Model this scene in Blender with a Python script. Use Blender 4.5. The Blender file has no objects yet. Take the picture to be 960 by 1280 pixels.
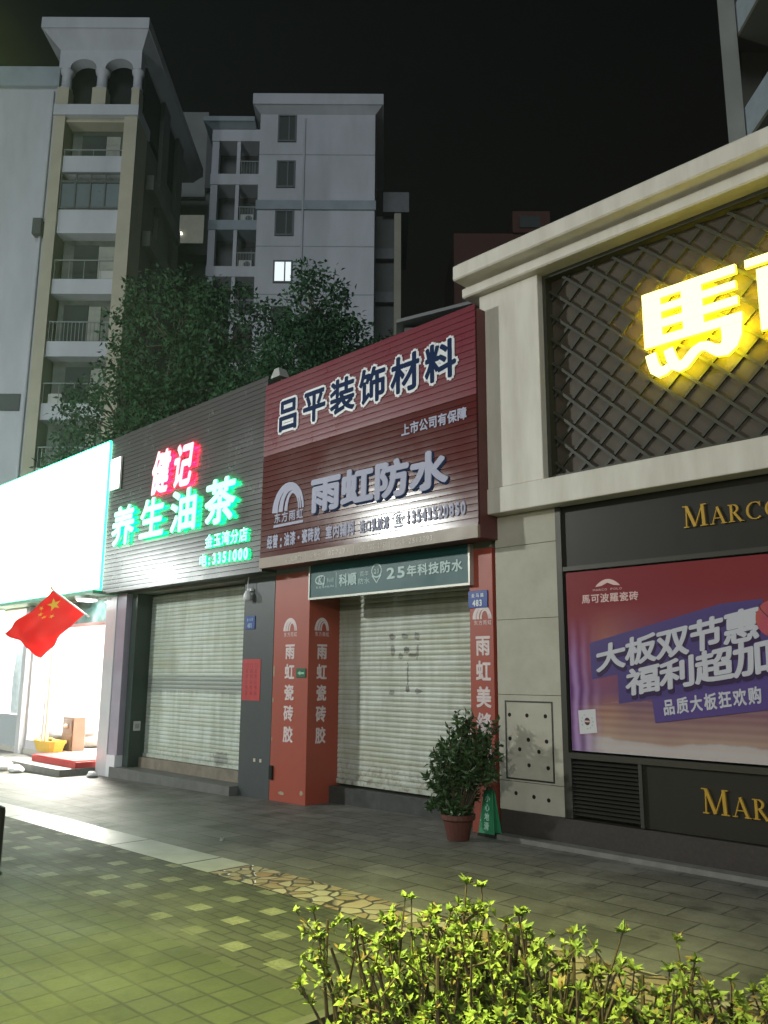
import bpy, bmesh, math, random
from mathutils import Vector, Matrix

# ------------------------------------------------------------------ scene, camera, light
S = bpy.context.scene
COL = S.collection
RND = random.Random(7)
CAM = Vector((5.479, -7.188, 1.6))
cd = bpy.data.cameras.new('camera')
cam = bpy.data.objects.new('camera', cd)
COL.objects.link(cam)
cd.sensor_fit = 'HORIZONTAL'
cd.sensor_width = 36.0
cd.lens = 36.0 * 1037.0 / 960.0
cd.clip_start = 0.05
cd.clip_end = 1000
R = ((0.70376129, -0.13388958, -0.69770598),
     (0.71041159, 0.14085409, 0.68954731),
     (0.00595155, -0.98093512, 0.19424436))      # columns: image right, image down, forward
cam.matrix_world = Matrix(((R[0][0], -R[0][1], -R[0][2], CAM.x),
                           (R[1][0], -R[1][1], -R[1][2], CAM.y),
                           (R[2][0], -R[2][1], -R[2][2], CAM.z),
                           (0, 0, 0, 1)))
S.camera = cam
FH = Vector((-0.71125, 0.70294, 0))              # the way the apartment towers face away from the street
FR = Vector((0.70294, 0.71125, 0))

w = bpy.data.worlds.new('World')
S.world = w
w.use_nodes = True
wn = w.node_tree.nodes
wl = w.node_tree.links
bg = wn['Background']
tc = wn.new('ShaderNodeTexCoord')
sp = wn.new('ShaderNodeSeparateXYZ')
cr = wn.new('ShaderNodeValToRGB')
wl.new(tc.outputs['Generated'], sp.inputs[0])
wl.new(sp.outputs['Z'], cr.inputs[0])
cr.color_ramp.elements[0].position = 0.0
cr.color_ramp.elements[0].color = (0.010, 0.0070, 0.0050, 1)
cr.color_ramp.elements[1].position = 0.75
cr.color_ramp.elements[1].color = (0.0010, 0.0011, 0.0014, 1)
e = cr.color_ramp.elements.new(0.35)
e.color = (0.0034, 0.0028, 0.0024, 1)
wl.new(cr.outputs[0], bg.inputs[0])
bg.inputs[1].default_value = 1.0


def lamp(name, kind, loc, power, color, size=0.25, target=None, spot=None):
    ld = bpy.data.lights.new(name, kind)
    ld.energy = power
    ld.color = color
    if kind == 'SUN':
        ld.angle = size
    else:
        ld.shadow_soft_size = size
    if spot:
        ld.spot_size = math.radians(spot)
        ld.spot_blend = 0.9
    o = bpy.data.objects.new(name, ld)
    COL.objects.link(o)
    o.location = loc
    if target:
        o.rotation_euler = (Vector(target) - Vector(loc)).to_track_quat('-Z', 'Y').to_euler()
    return o


# faint night glow of the city from behind the street
lamp('city_glow', 'SUN', (0, -30, 30), 0.50, (0.84, 0.94, 1.0), math.radians(20), (-26, 0, 13))
# street lamps standing across the road, and one by the planter
lamp('street_lamp_light', 'POINT', (-15.0, -14.5, 8.4), 5600, (0.95, 1.0, 0.95), 0.4)
lamp('street_lamp_light', 'POINT', (-32.0, -14.5, 8.2), 3000, (0.93, 1.0, 0.97), 0.4)
lamp('near_street_lamp_light', 'POINT', (5.5, -14.5, 5.2), 1100, (1.0, 0.98, 0.88), 0.3)
lamp('planter_lamp_light', 'SPOT', (2.3, -6.8, 4.6), 2700, (0.92, 1.0, 0.27), 0.15, (1.9, -5.5, 0), 82)

S.view_settings.view_transform = 'Standard'
S.view_settings.look = 'None'
S.view_settings.exposure = 0.5
S.view_settings.gamma = 1
S.view_settings.use_curve_mapping = False
S.render.engine = 'CYCLES'
S.cycles.use_denoising = True
S.cycles.max_bounces = 6
S.cycles.sample_clamp_indirect = 6


# ------------------------------------------------------------------ materials
MATS = {}


def mat(name, color, rough=0.6, metal=0.0, vary=0.0, vscale=3.0, tint=None, bump=0.0, bscale=60.0,
        emit=None, estr=0.0, coat=0.0, spec=0.5, stretch=None):
    if name in MATS:
        return MATS[name]
    m = bpy.data.materials.new(name)
    m.use_nodes = True
    n, l = m.node_tree.nodes, m.node_tree.links
    b = n['Principled BSDF']
    b.inputs['Base Color'].default_value = (*color, 1)
    b.inputs['Roughness'].default_value = rough
    b.inputs['Metallic'].default_value = metal
    b.inputs['Coat Weight'].default_value = coat
    b.inputs['Specular IOR Level'].default_value = spec
    tcn = n.new('ShaderNodeTexCoord')
    src = tcn.outputs['Object']
    if stretch:
        mp = n.new('ShaderNodeMapping')
        mp.inputs['Scale'].default_value = stretch
        l.new(src, mp.inputs[0])
        src = mp.outputs[0]
    if vary > 0:
        t = tint or tuple(c * 0.45 for c in color)
        nz = n.new('ShaderNodeTexNoise')
        nz.inputs['Scale'].default_value = vscale
        nz.inputs['Detail'].default_value = 7
        nz.inputs['Roughness'].default_value = 0.62
        l.new(src, nz.inputs['Vector'])
        rp = n.new('ShaderNodeValToRGB')
        rp.color_ramp.elements[0].position = 0.38
        rp.color_ramp.elements[1].position = 0.72
        rp.color_ramp.elements[0].color = (*color, 1)
        rp.color_ramp.elements[1].color = (*[color[i] * (1 - vary) + t[i] * vary for i in range(3)], 1)
        l.new(nz.outputs['Fac'], rp.inputs[0])
        l.new(rp.outputs[0], b.inputs['Base Color'])
        mr = n.new('ShaderNodeMapRange')
        mr.inputs['To Min'].default_value = max(0.04, rough - 0.1)
        mr.inputs['To Max'].default_value = min(1, rough + 0.12)
        l.new(nz.outputs['Fac'], mr.inputs[0])
        l.new(mr.outputs[0], b.inputs['Roughness'])
    if bump > 0:
        nb = n.new('ShaderNodeTexNoise')
        nb.inputs['Scale'].default_value = bscale
        nb.inputs['Detail'].default_value = 4
        l.new(src, nb.inputs['Vector'])
        bp = n.new('ShaderNodeBump')
        bp.inputs['Strength'].default_value = bump
        bp.inputs['Distance'].default_value = 0.01
        l.new(nb.outputs['Fac'], bp.inputs['Height'])
        l.new(bp.outputs[0], b.inputs['Normal'])
    if emit:
        b.inputs['Emission Color'].default_value = (*emit, 1)
        b.inputs['Emission Strength'].default_value = estr
    MATS[name] = m
    return m


def nodes_of(m):
    return m.node_tree.nodes, m.node_tree.links, m.node_tree.nodes['Principled BSDF']


def math_node(n, l, op, a, b=None, c=None):
    k = n.new('ShaderNodeMath')
    k.operation = op
    for i, v in enumerate((a, b, c)):
        if v is None:
            continue
        if isinstance(v, (int, float)):
            k.inputs[i].default_value = v
        else:
            l.new(v, k.inputs[i])
    return k.outputs[0]


def mix_node(n, l, f, a, b):
    k = n.new('ShaderNodeMix')
    k.data_type = 'RGBA'
    for sock, v in ((k.inputs[0], f), (k.inputs[6], a), (k.inputs[7], b)):
        if isinstance(v, (int, float)):
            sock.default_value = v
        elif isinstance(v, tuple):
            sock.default_value = (*v, 1)
        else:
            l.new(v, sock)
    return k.outputs[2]


def noise_node(n, l, vec, scale, detail=6, rough=0.6):
    k = n.new('ShaderNodeTexNoise')
    k.inputs['Scale'].default_value = scale
    k.inputs['Detail'].default_value = detail
    k.inputs['Roughness'].default_value = rough
    l.new(vec, k.inputs['Vector'])
    return k.outputs['Fac']


def ramp_node(n, l, f, stops):
    k = n.new('ShaderNodeValToRGB')
    l.new(f, k.inputs[0])
    els = k.color_ramp.elements
    els[0].position, els[0].color = stops[0][0], (*stops[0][1], 1)
    els[1].position, els[1].color = stops[-1][0], (*stops[-1][1], 1)
    for p, c in stops[1:-1]:
        q = els.new(p)
        q.color = (*c, 1)
    return k.outputs[0]


# ------------------------------------------------------------------ mesh builder
def ident(p):
    return p


def tower_xf(p):
    """(a across, d deep, z) of the apartment blocks' own axes -> world"""
    return (CAM.x + p[1] * FH.x + p[0] * FR.x, CAM.y + p[1] * FH.y + p[0] * FR.y, p[2])


class MB:
    def __init__(self, xf=ident):
        self.v, self.f, self.mi, self.xf = [], [], [], xf

    def add(self, verts, faces, mi=0):
        o = len(self.v)
        self.v += [self.xf(p) for p in verts]
        self.f += [tuple(i + o for i in f) for f in faces]
        self.mi += [mi] * len(faces)
        return self

    def box(self, x0, x1, y0, y1, z0, z1, mi=0):
        v = [(x0, y0, z0), (x1, y0, z0), (x1, y1, z0), (x0, y1, z0),
             (x0, y0, z1), (x1, y0, z1), (x1, y1, z1), (x0, y1, z1)]
        return self.add(v, [(0, 3, 2, 1), (4, 5, 6, 7), (0, 1, 5, 4), (1, 2, 6, 5), (2, 3, 7, 6), (3, 0, 4, 7)], mi)

    def frustum(self, b, t, z0, z1, mi=0):
        v = [(b[0], b[2], z0), (b[1], b[2], z0), (b[1], b[3], z0), (b[0], b[3], z0),
             (t[0], t[2], z1), (t[1], t[2], z1), (t[1], t[3], z1), (t[0], t[3], z1)]
        return self.add(v, [(0, 3, 2, 1), (4, 5, 6, 7), (0, 1, 5, 4), (1, 2, 6, 5), (2, 3, 7, 6), (3, 0, 4, 7)], mi)

    def prism(self, poly, pl, d0, d1, mi=0, smi=None, bmi=None):
        """poly of (s, t); pl(s, t, depth) -> point; d1 is the front"""
        k = len(poly)
        a = sum(poly[i][0] * poly[(i + 1) % k][1] - poly[(i + 1) % k][0] * poly[i][1] for i in range(k))
        if a < 0:
            poly = poly[::-1]
        v = [pl(s, t, d1) for s, t in poly] + [pl(s, t, d0) for s, t in poly]
        o = len(self.v)
        self.add(v, [tuple(range(k))], mi)
        self.f.append(tuple(o + k + i for i in range(k))[::-1])
        self.mi.append(mi if bmi is None else bmi)
        for i in range(k):
            j = (i + 1) % k
            self.f.append((o + i, o + k + i, o + k + j, o + j))
            self.mi.append(mi if smi is None else smi)
        return self

    def tube(self, pts, rad, n=8, mi=0, caps=True):
        pts = [Vector(p) for p in pts]
        if not isinstance(rad, (list, tuple)):
            rad = [rad] * len(pts)
        rings = []
        up = Vector((0.13, 0.21, 0.97))
        for i, p in enumerate(pts):
            d = (pts[min(i + 1, len(pts) - 1)] - pts[max(i - 1, 0)]).normalized()
            a = d.cross(up if abs(d.dot(up)) < 0.95 else Vector((1, 0, 0))).normalized()
            b = d.cross(a)
            rings.append([tuple(p + rad[i] * (a * math.cos(6.28318 * k / n) + b * math.sin(6.28318 * k / n))) for k in range(n)])
        v = [q for r in rings for q in r]
        f = []
        for i in range(len(rings) - 1):
            for k in range(n):
                f.append((i * n + k, i * n + (k + 1) % n, (i + 1) * n + (k + 1) % n, (i + 1) * n + k))
        if caps:
            f.append(tuple(range(n))[::-1])
            f.append(tuple((len(rings) - 1) * n + k for k in range(n)))
        return self.add(v, f, mi)

    def lathe(self, c, prof, n=24, mi=0):
        v, f = [], []
        for r, z in prof:
            for k in range(n):
                v.append((c[0] + r * math.cos(6.28318 * k / n), c[1] + r * math.sin(6.28318 * k / n), c[2] + z))
        for i in range(len(prof) - 1):
            for k in range(n):
                f.append((i * n + k, i * n + (k + 1) % n, (i + 1) * n + (k + 1) % n, (i + 1) * n + k))
        f.append(tuple(range(n))[::-1])
        f.append(tuple((len(prof) - 1) * n + k for k in range(n)))
        return self.add(v, f, mi)

    def build(self, name, m, parent=None, smooth=False, bevel=0.0):
        me = bpy.data.meshes.new(name)
        o = Vector((0, 0, 0))
        p = parent
        while p is not None:
            o += p.location
            p = p.parent
        me.from_pydata([(x - o.x, y - o.y, z - o.z) for x, y, z in self.v], [], self.f)
        for k in (m if isinstance(m, (list, tuple)) else [m]):
            me.materials.append(k)
        if any(self.mi):
            me.polygons.foreach_set('material_index', self.mi)
        if smooth:
            me.polygons.foreach_set('use_smooth', [True] * len(self.f))
        ob = bpy.data.objects.new(name, me)
        COL.objects.link(ob)
        ob.parent = parent
        if bevel > 0:
            bv = ob.modifiers.new('bevel', 'BEVEL')
            bv.width = bevel
            bv.segments = 2
            bv.limit_method = 'ANGLE'
            bv.angle_limit = math.radians(50)
        return ob


def thing(name, label, cat, loc=(0, 0, 0), group=None):
    o = bpy.data.objects.new(name, None)
    COL.objects.link(o)
    o.location = loc
    o.empty_display_size = 0.2
    return tag(o, label, cat, group)


def tag(o, label, cat, group=None):
    o['label'] = label
    o['category'] = cat
    if group:
        o['group'] = group
    return o


def struct(o):
    o['kind'] = 'structure'
    return o


def copy_tree(o, parent=None):
    c = o.copy()
    COL.objects.link(c)
    c.parent = parent
    for ch in list(o.children):
        copy_tree(ch, c)
    return c


# ------------------------------------------------------------------ lettering
_fc = bpy.data.curves.new('glyph', 'FONT')
_fo = bpy.data.objects.new('glyph', _fc)
COL.objects.link(_fo)
GLY = {}


def glyph(ch):
    """2D fill of one character: verts, faces, boundary edges"""
    if ch in GLY:
        return GLY[ch]
    _fc.body = ch
    bpy.context.view_layer.update()
    dg = bpy.context.evaluated_depsgraph_get()
    me = bpy.data.meshes.new_from_object(_fo.evaluated_get(dg))
    bm = bmesh.new()
    bm.from_mesh(me)
    bmesh.ops.remove_doubles(bm, verts=bm.verts, dist=1e-5)
    for f in bm.faces:
        if f.normal.z < 0:
            f.normal_flip()
    bm.verts.index_update()
    v = [(q.co.x, q.co.y) for q in bm.verts]
    f = [tuple(q.index for q in fa.verts) for fa in bm.faces]
    ed = []
    for fa in bm.faces:
        for lp in fa.loops:
            if len(lp.edge.link_faces) == 1:
                ed.append((lp.vert.index, lp.link_loop_next.vert.index))
    bm.free()
    bpy.data.meshes.remove(me)
    GLY[ch] = (v, f, ed)
    return GLY[ch]


def is_cjk(ch):
    return ord(ch) > 0x2E00


BOLD8 = [(math.cos(k * math.pi / 4), math.sin(k * math.pi / 4)) for k in range(8)]


def bilin(q, u, v):
    """q = TL, TR, BR, BL"""
    return tuple((q[3][i] * (1 - u) + q[2][i] * u) * (1 - v) + (q[0][i] * (1 - u) + q[1][i] * u) * v for i in (0, 1))


def letters(mb, text, quad, pl, d0, d1, bold=0.0, fill=0.94, mi=0, smi=None, bmi=None, shear=0.0, vertical=False, shift=(0, 0), step=0.0003, rim=8):
    """lay the characters of text in equal cells of quad"""
    n = len(text)
    offs = [(0, 0)]
    if bold > 0:
        offs += [(bold * c, bold * s) for c, s in BOLD8[::(8 // rim)]]
        if bold > 0.06:
            offs += [(bold * 0.5 * c, bold * 0.5 * s) for c, s in BOLD8]
    for i, ch in enumerate(text):
        if ch == ' ':
            continue
        v, f, ed = glyph(ch)
        if not v:
            continue
        if is_cjk(ch):
            bx0, bx1, by0, by1 = 0.02, 0.98, -0.10, 0.86
        else:
            xs = [p[0] for p in v]
            cx = (min(xs) + max(xs)) / 2
            hw = max((max(xs) - min(xs)) / 2, 0.27)
            bx0, bx1, by0, by1 = cx - hw, cx + hw, -0.01, 0.73
        for k, (ox, oy) in enumerate(offs):
            pts = []
            for x, y in v:
                u = (x + ox - bx0) / (bx1 - bx0)
                t = (y + oy - by0) / (by1 - by0)
                u += shear * (t - 0.5)
                u = 0.5 + (u - 0.5) * fill
                t = 0.5 + (t - 0.5) * (fill if vertical else 0.97)
                if vertical:
                    a, b = bilin(quad, u, 1 - (i + 1 - t) / n)
                else:
                    a, b = bilin(quad, (i + u) / n, t)
                pts.append((a + shift[0], b + shift[1]))
            dd = k * step
            nv = len(pts)
            mb.add([pl(a, b, d1 + dd) for a, b in pts] + [pl(a, b, d0) for a, b in pts], f, mi)
            o = len(mb.v) - 2 * nv
            if bmi is not None and k == 0:
                mb.f += [tuple(o + nv + i for i in fa)[::-1] for fa in f]
                mb.mi += [bmi] * len(f)
            for p, q in ed:
                mb.f.append((o + p, o + nv + p, o + nv + q, o + q))
                mb.mi.append(mi if smi is None else smi)
    return mb


def rect(x0, x1, z0, z1):
    return [(x0, z1), (x1, z1), (x1, z0), (x0, z0)]


def front(y):
    return lambda s, t, d: (s, y - d, t)


def side(x):
    return lambda s, t, d: (x + d, s, t)


def stroke2d(mb, pts, wd, pl, d0, d1, mi=0, smi=None, bmi=None):
    """a flat band along a polyline"""
    P = [Vector((p[0], p[1])) for p in pts]
    L, Rr = [], []
    for i, p in enumerate(P):
        d = (P[min(i + 1, len(P) - 1)] - P[max(i - 1, 0)]).normalized()
        nn = Vector((-d.y, d.x))
        h = (wd[i] if isinstance(wd, (list, tuple)) else wd) / 2
        L.append(p + nn * h)
        Rr.append(p - nn * h)
    for i in range(len(P) - 1):
        mb.prism([tuple(L[i]), tuple(L[i + 1]), tuple(Rr[i + 1]), tuple(Rr[i])], pl, d0, d1 + 0.0002 * (i % 2), mi, smi, bmi)


def serif(mb, ch, x, z, h, pl, d0, d1):
    """roman capital drawn from strokes; returns its advance"""
    k = [0]

    def s(x0, y0, x1, y1, wd):
        k[0] += 1
        stroke2d(mb, [(x + x0 * h, z + y0 * h), (x + x1 * h, z + y1 * h)], wd * h, pl, d0, d1 + 0.0004 * k[0])

    def foot(cx, y, wd=0.3):
        s(cx - wd / 2, y, cx + wd / 2, y, 0.045)

    def ring(cx, cy, rx, ry, a0, a1, thin, thick):
        k[0] += 1
        n = 22
        pts, wd = [], []
        for i in range(n + 1):
            a = math.radians(a0 + (a1 - a0) * i / n)
            pts.append((x + (cx + rx * math.cos(a)) * h, z + (cy + ry * math.sin(a)) * h))
            wd.append((thin + (thick - thin) * abs(math.cos(a)) ** 1.3) * h)
        stroke2d(mb, pts, wd, pl, d0, d1 + 0.0004 * k[0])
    if ch == 'M':
        s(0.17, 0, 0.2, 1, 0.055); s(0.2, 0.98, 0.57, 0.02, 0.14); s(0.57, 0.02, 0.95, 0.98, 0.05); s(0.95, 1, 0.99, 0, 0.14)
        foot(0.17, 0.02, 0.26); foot(0.99, 0.02, 0.34); foot(0.12, 0.98, 0.2); foot(1.03, 0.98, 0.22)
        return 1.22
    if ch == 'A':
        s(0.12, 0, 0.45, 1, 0.05); s(0.43, 1, 0.8, 0, 0.14); s(0.24, 0.34, 0.66, 0.34, 0.05)
        foot(0.12, 0.02, 0.26); foot(0.8, 0.02, 0.34)
        return 0.96
    if ch == 'R':
        s(0.2, 0, 0.2, 1, 0.14); ring(0.3, 0.75, 0.25, 0.225, 90, -90, 0.05, 0.13)
        s(0.14, 0.975, 0.32, 0.975, 0.05); s(0.2, 0.525, 0.32, 0.525, 0.05); s(0.36, 0.52, 0.74, 0.0, 0.13)
        foot(0.2, 0.02, 0.34); foot(0.8, 0.02, 0.2); foot(0.12, 0.98, 0.18)
        return 0.92
    if ch == 'C':
        ring(0.52, 0.5, 0.42, 0.47, 48, 312, 0.05, 0.14); s(0.8, 0.98, 0.8, 0.72, 0.045)
        return 0.96
    if ch == 'O':
        ring(0.53, 0.5, 0.43, 0.47, 0, 360, 0.05, 0.14)
        return 1.08
    if ch == 'P':
        s(0.2, 0, 0.2, 1, 0.14); ring(0.3, 0.74, 0.26, 0.235, 90, -90, 0.05, 0.13)
        s(0.14, 0.975, 0.32, 0.975, 0.05); s(0.2, 0.505, 0.32, 0.505, 0.05); foot(0.2, 0.02, 0.34)
        return 0.76
    if ch == 'L':
        s(0.2, 0, 0.2, 1, 0.14); foot(0.2, 0.98, 0.34); s(0.1, 0.025, 0.7, 0.025, 0.05); s(0.7, 0, 0.72, 0.24, 0.045)
        return 0.8
    return 0.5


def arch_logo(mb, x0, x1, z0, z1, pl, d0, d1):
    """three nested leaning arches over two lines of small type"""
    wx, hz = x1 - x0, z1 - z0
    zb = z0 + hz * 0.36
    for k, (r, wd) in enumerate(((0.47, 0.13), (0.33, 0.10), (0.21, 0.07))):
        pts = []
        for i in range(15):
            a = math.pi * (1 - i / 14)
            pts.append((x0 + wx * (0.5 + 0.06 * k + r * math.cos(a)), zb + hz * 0.62 * (r / 0.47) ** 0.45 * math.sin(a)))
        stroke2d(mb, pts, [wx * wd * (1.5 - 1.1 * i / 14) for i in range(15)], pl, d0, d1 + 0.0005 * k)
    return mb


def gz(x):
    """the pavement drops a little towards the far shops"""
    return -0.0135 * max(0.0, -x)


# ------------------------------------------------------------------ ground
def sheet(name, m, x0, x1, y0, y1, lift, nx=40):
    mb = MB()
    v, f = [], []
    for i in range(nx + 1):
        x = x0 + (x1 - x0) * i / nx
        v += [(x, y0, gz(x) + lift), (x, y1, gz(x) + lift)]
    for i in range(nx):
        f.append((2 * i, 2 * i + 2, 2 * i + 3, 2 * i + 1))
    mb.add(v, f)
    return struct(mb.build(name, m))


def brick_mat(name, c1, c2, mortar, bw, bh, offset, msize, rough, rot=0.0, squares=None, bumpd=0.004, dirt=None, shift=(0, 0), worn=None):
    m = mat(name, c1, rough)
    n, l, b = nodes_of(m)
    t = n.new('ShaderNodeTexCoord')
    mp = n.new('ShaderNodeMapping')
    mp.inputs['Rotation'].default_value = (0, 0, rot)
    mp.inputs['Location'].default_value = (shift[0], shift[1], 0)
    l.new(t.outputs['Object'], mp.inputs[0])
    br = n.new('ShaderNodeTexBrick')
    br.offset = offset
    br.inputs['Scale'].default_value = 1
    br.inputs['Brick Width'].default_value = bw
    br.inputs['Row Height'].default_value = bh
    br.inputs['Mortar Size'].default_value = msize
    br.inputs['Mortar Smooth'].default_value = 0.3
    br.inputs['Bias'].default_value = 0
    br.inputs['Color1'].default_value = (*c1, 1)
    br.inputs['Color2'].default_value = (*c2, 1)
    br.inputs['Mortar'].default_value = (*mortar, 1)
    l.new(mp.outputs[0], br.inputs['Vector'])
    nz = noise_node(n, l, t.outputs['Object'], 1.6, 8, 0.65)
    nf = noise_node(n, l, t.outputs['Object'], 38, 5, 0.7)
    col = br.outputs['Color']
    if squares:
        sx, sy, x0, y0, hx, hy, ylo, yhi, sc = squares
        xyz = n.new('ShaderNodeSeparateXYZ')
        l.new(t.outputs['Object'], xyz.inputs[0])
        fx = math_node(n, l, 'FRACT', math_node(n, l, 'DIVIDE', math_node(n, l, 'SUBTRACT', xyz.outputs[0], x0 - sx / 2), sx))
        fy = math_node(n, l, 'FRACT', math_node(n, l, 'DIVIDE', math_node(n, l, 'SUBTRACT', xyz.outputs[1], y0 - sy / 2), sy))
        ax = math_node(n, l, 'LESS_THAN', math_node(n, l, 'ABSOLUTE', math_node(n, l, 'SUBTRACT', fx, 0.5)), hx / sx)
        ay = math_node(n, l, 'LESS_THAN', math_node(n, l, 'ABSOLUTE', math_node(n, l, 'SUBTRACT', fy, 0.5)), hy / sy)
        m1 = math_node(n, l, 'MULTIPLY', ax, ay)
        cellx = math_node(n, l, 'FLOOR', math_node(n, l, 'DIVIDE', math_node(n, l, 'SUBTRACT', xyz.outputs[0], x0 - sx / 2), sx))
        celly = math_node(n, l, 'FLOOR', math_node(n, l, 'DIVIDE', math_node(n, l, 'SUBTRACT', xyz.outputs[1], y0 - sy / 2), sy))
        cv = n.new('ShaderNodeCombineXYZ')
        l.new(cellx, cv.inputs[0])
        l.new(celly, cv.inputs[1])
        wn_ = n.new('ShaderNodeTexWhiteNoise')
        l.new(cv.outputs[0], wn_.inputs['Vector'])
        vv = math_node(n, l, 'MULTIPLY_ADD', wn_.outputs['Value'], 0.75, 0.25)
        col = mix_node(n, l, math_node(n, l, 'MULTIPLY', m1, vv), col, sc)
    col2 = mix_node(n, l, math_node(n, l, 'MULTIPLY', ramp_node(n, l, nz, [(0.4, (0, 0, 0)), (0.75, (1, 1, 1))]), 0.6), col, dirt or tuple(c * 0.45 for c in c1))
    col3 = mix_node(n, l, math_node(n, l, 'MULTIPLY', ramp_node(n, l, nf, [(0.35, (0, 0, 0)), (0.7, (1, 1, 1))]), 0.5), col2, tuple(c * 0.4 for c in c1))
    if worn:
        wz = noise_node(n, l, t.outputs['Object'], 0.9, 9, 0.72)
        col3 = mix_node(n, l, math_node(n, l, 'MULTIPLY', ramp_node(n, l, wz, [(0.48, (0, 0, 0)), (0.66, (1, 1, 1))]), 0.55), col3, worn)
        sz = noise_node(n, l, t.outputs['Object'], 3.3, 4, 0.5)
        col3 = mix_node(n, l, math_node(n, l, 'MULTIPLY', ramp_node(n, l, sz, [(0.62, (0, 0, 0)), (0.68, (1, 1, 1))]), 0.5), col3, tuple(c * 0.35 for c in c2))
    l.new(col3, b.inputs['Base Color'])
    mr = n.new('ShaderNodeMapRange')
    mr.inputs['To Min'].default_value = rough - 0.18
    mr.inputs['To Max'].default_value = rough + 0.2
    l.new(nz, mr.inputs[0])
    l.new(mr.outputs[0], b.inputs['Roughness'])
    bp = n.new('ShaderNodeBump')
    bp.inputs['Strength'].default_value = 0.7
    bp.inputs['Distance'].default_value = bumpd
    h = math_node(n, l, 'SUBTRACT', math_node(n, l, 'MULTIPLY', nf, 0.35), math_node(n, l, 'MULTIPLY', br.outputs['Fac'], 1.0))
    l.new(h, bp.inputs['Height'])
    l.new(bp.outputs[0], b.inputs['Normal'])
    return m


M_slab = brick_mat('slab_paving', (0.185, 0.178, 0.160), (0.115, 0.110, 0.098), (0.014, 0.013, 0.011), 0.5, 0.3, 0.5, 0.008, 0.62, dirt=(0.03, 0.028, 0.024), bumpd=0.010, worn=(0.24, 0.235, 0.22))
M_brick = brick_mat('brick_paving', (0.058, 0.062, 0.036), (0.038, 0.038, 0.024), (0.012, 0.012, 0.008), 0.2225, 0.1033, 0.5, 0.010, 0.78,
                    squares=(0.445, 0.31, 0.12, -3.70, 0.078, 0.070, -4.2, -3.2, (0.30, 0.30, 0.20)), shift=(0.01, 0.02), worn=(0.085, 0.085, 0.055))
M_tile = brick_mat('square_tile_paving', (0.050, 0.058, 0.024), (0.030, 0.036, 0.016), (0.013, 0.013, 0.008), 0.192, 0.183, 0.0, 0.010, 0.78, rot=-0.012, shift=(0.03, 0.005), worn=(0.075, 0.080, 0.038))  # green cast of the light is put into the tile colour
ROADM = mat('asphalt', (0.045, 0.045, 0.045), 0.75, vary=0.5, vscale=2, bump=0.3)

struct(MB().add([(-160, -160, -2.4), (160, -160, -2.4), (160, 160, -2.4), (-160, 160, -2.4)], [(0, 1, 2, 3)]).build('ground', mat('bare_ground', (0.06, 0.06, 0.055), 0.8, vary=0.4)))
sheet('pavement', M_slab, -40, 16, -2.62, 0.6, 0.0, 60)
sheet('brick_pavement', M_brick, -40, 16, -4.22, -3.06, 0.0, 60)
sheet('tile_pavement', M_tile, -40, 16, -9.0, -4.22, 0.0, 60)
sheet('road', ROADM, -60, 30, -24, -9.12, -0.13, 60)
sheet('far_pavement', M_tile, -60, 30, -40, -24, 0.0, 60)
kb = MB()
for i in range(40):
    x0 = -24 + i * 1.0
    kb.box(x0, x0 + 0.992, -9.12, -9.002, gz(x0) - 0.3, gz(x0) + 0.004)
struct(kb.build('kerb', mat('kerb_stone', (0.3, 0.3, 0.28), 0.7, vary=0.4)))

# strip of polished pale stone, broken paving to its right
M_pale = mat('polished_stone', (0.42, 0.42, 0.39), 0.34, vary=0.6, vscale=2.2, tint=(0.20, 0.20, 0.18), bump=0.03, bscale=30)
sb = MB()
x = -14.0
while x < -0.9:
    ln = 1.28
    x1 = min(x + ln, -0.75)
    sb.add([(x + 0.012, -3.055, gz(x) + 0.004), (x1 - 0.012, -3.055, gz(x1) + 0.004), (x1 - 0.012, -2.625, gz(x1) + 0.004), (x + 0.012, -2.625, gz(x) + 0.004)], [(0, 1, 2, 3)])
    x = x1
sheet('strip_bed', mat('strip_bedding', (0.05, 0.05, 0.045), 0.8, vary=0.4), -40, 16, -3.06, -2.62, 0.0, 40)
struct(sb.build('stone_strip', M_pale))
M_crazy = mat('broken_stone', (0.40, 0.33, 0.22), 0.4)
n, l, b = nodes_of(M_crazy)
tcn = n.new('ShaderNodeTexCoord')
wob = n.new('ShaderNodeTexNoise')
wob.inputs['Scale'].default_value = 4
l.new(tcn.outputs['Object'], wob.inputs['Vector'])
vadd = n.new('ShaderNodeVectorMath')
vadd.operation = 'MULTIPLY_ADD'
l.new(wob.outputs['Color'], vadd.inputs[0])
vadd.inputs[1].default_value = (0.12, 0.12, 0.0)
l.new(tcn.outputs['Object'], vadd.inputs[2])
ve, vc = n.new('ShaderNodeTexVoronoi'), n.new('ShaderNodeTexVoronoi')
ve.feature = 'DISTANCE_TO_EDGE'
for k in (ve, vc):
    k.inputs['Scale'].default_value = 7.5
    l.new(vadd.outputs[0], k.inputs['Vector'])
sv = n.new('ShaderNodeSeparateColor')
l.new(vc.outputs['Color'], sv.inputs[0])
stone = ramp_node(n, l, sv.outputs[0], [(0.0, (0.38, 0.33, 0.24)), (0.35, (0.28, 0.20, 0.12)), (0.6, (0.46, 0.42, 0.34)), (0.8, (0.34, 0.20, 0.10)), (1.0, (0.22, 0.20, 0.16))])
fine = noise_node(n, l, tcn.outputs['Object'], 26, 6, 0.7)
stone = mix_node(n, l, math_node(n, l, 'MULTIPLY', fine, 0.5), stone, (0.16, 0.12, 0.08))
edge = ramp_node(n, l, ve.outputs['Distance'], [(0.03, (0, 0, 0)), (0.09, (1, 1, 1))])
l.new(mix_node(n, l, edge, (0.04, 0.037, 0.03), stone), b.inputs['Base Color'])
bp = n.new('ShaderNodeBump')
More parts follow.
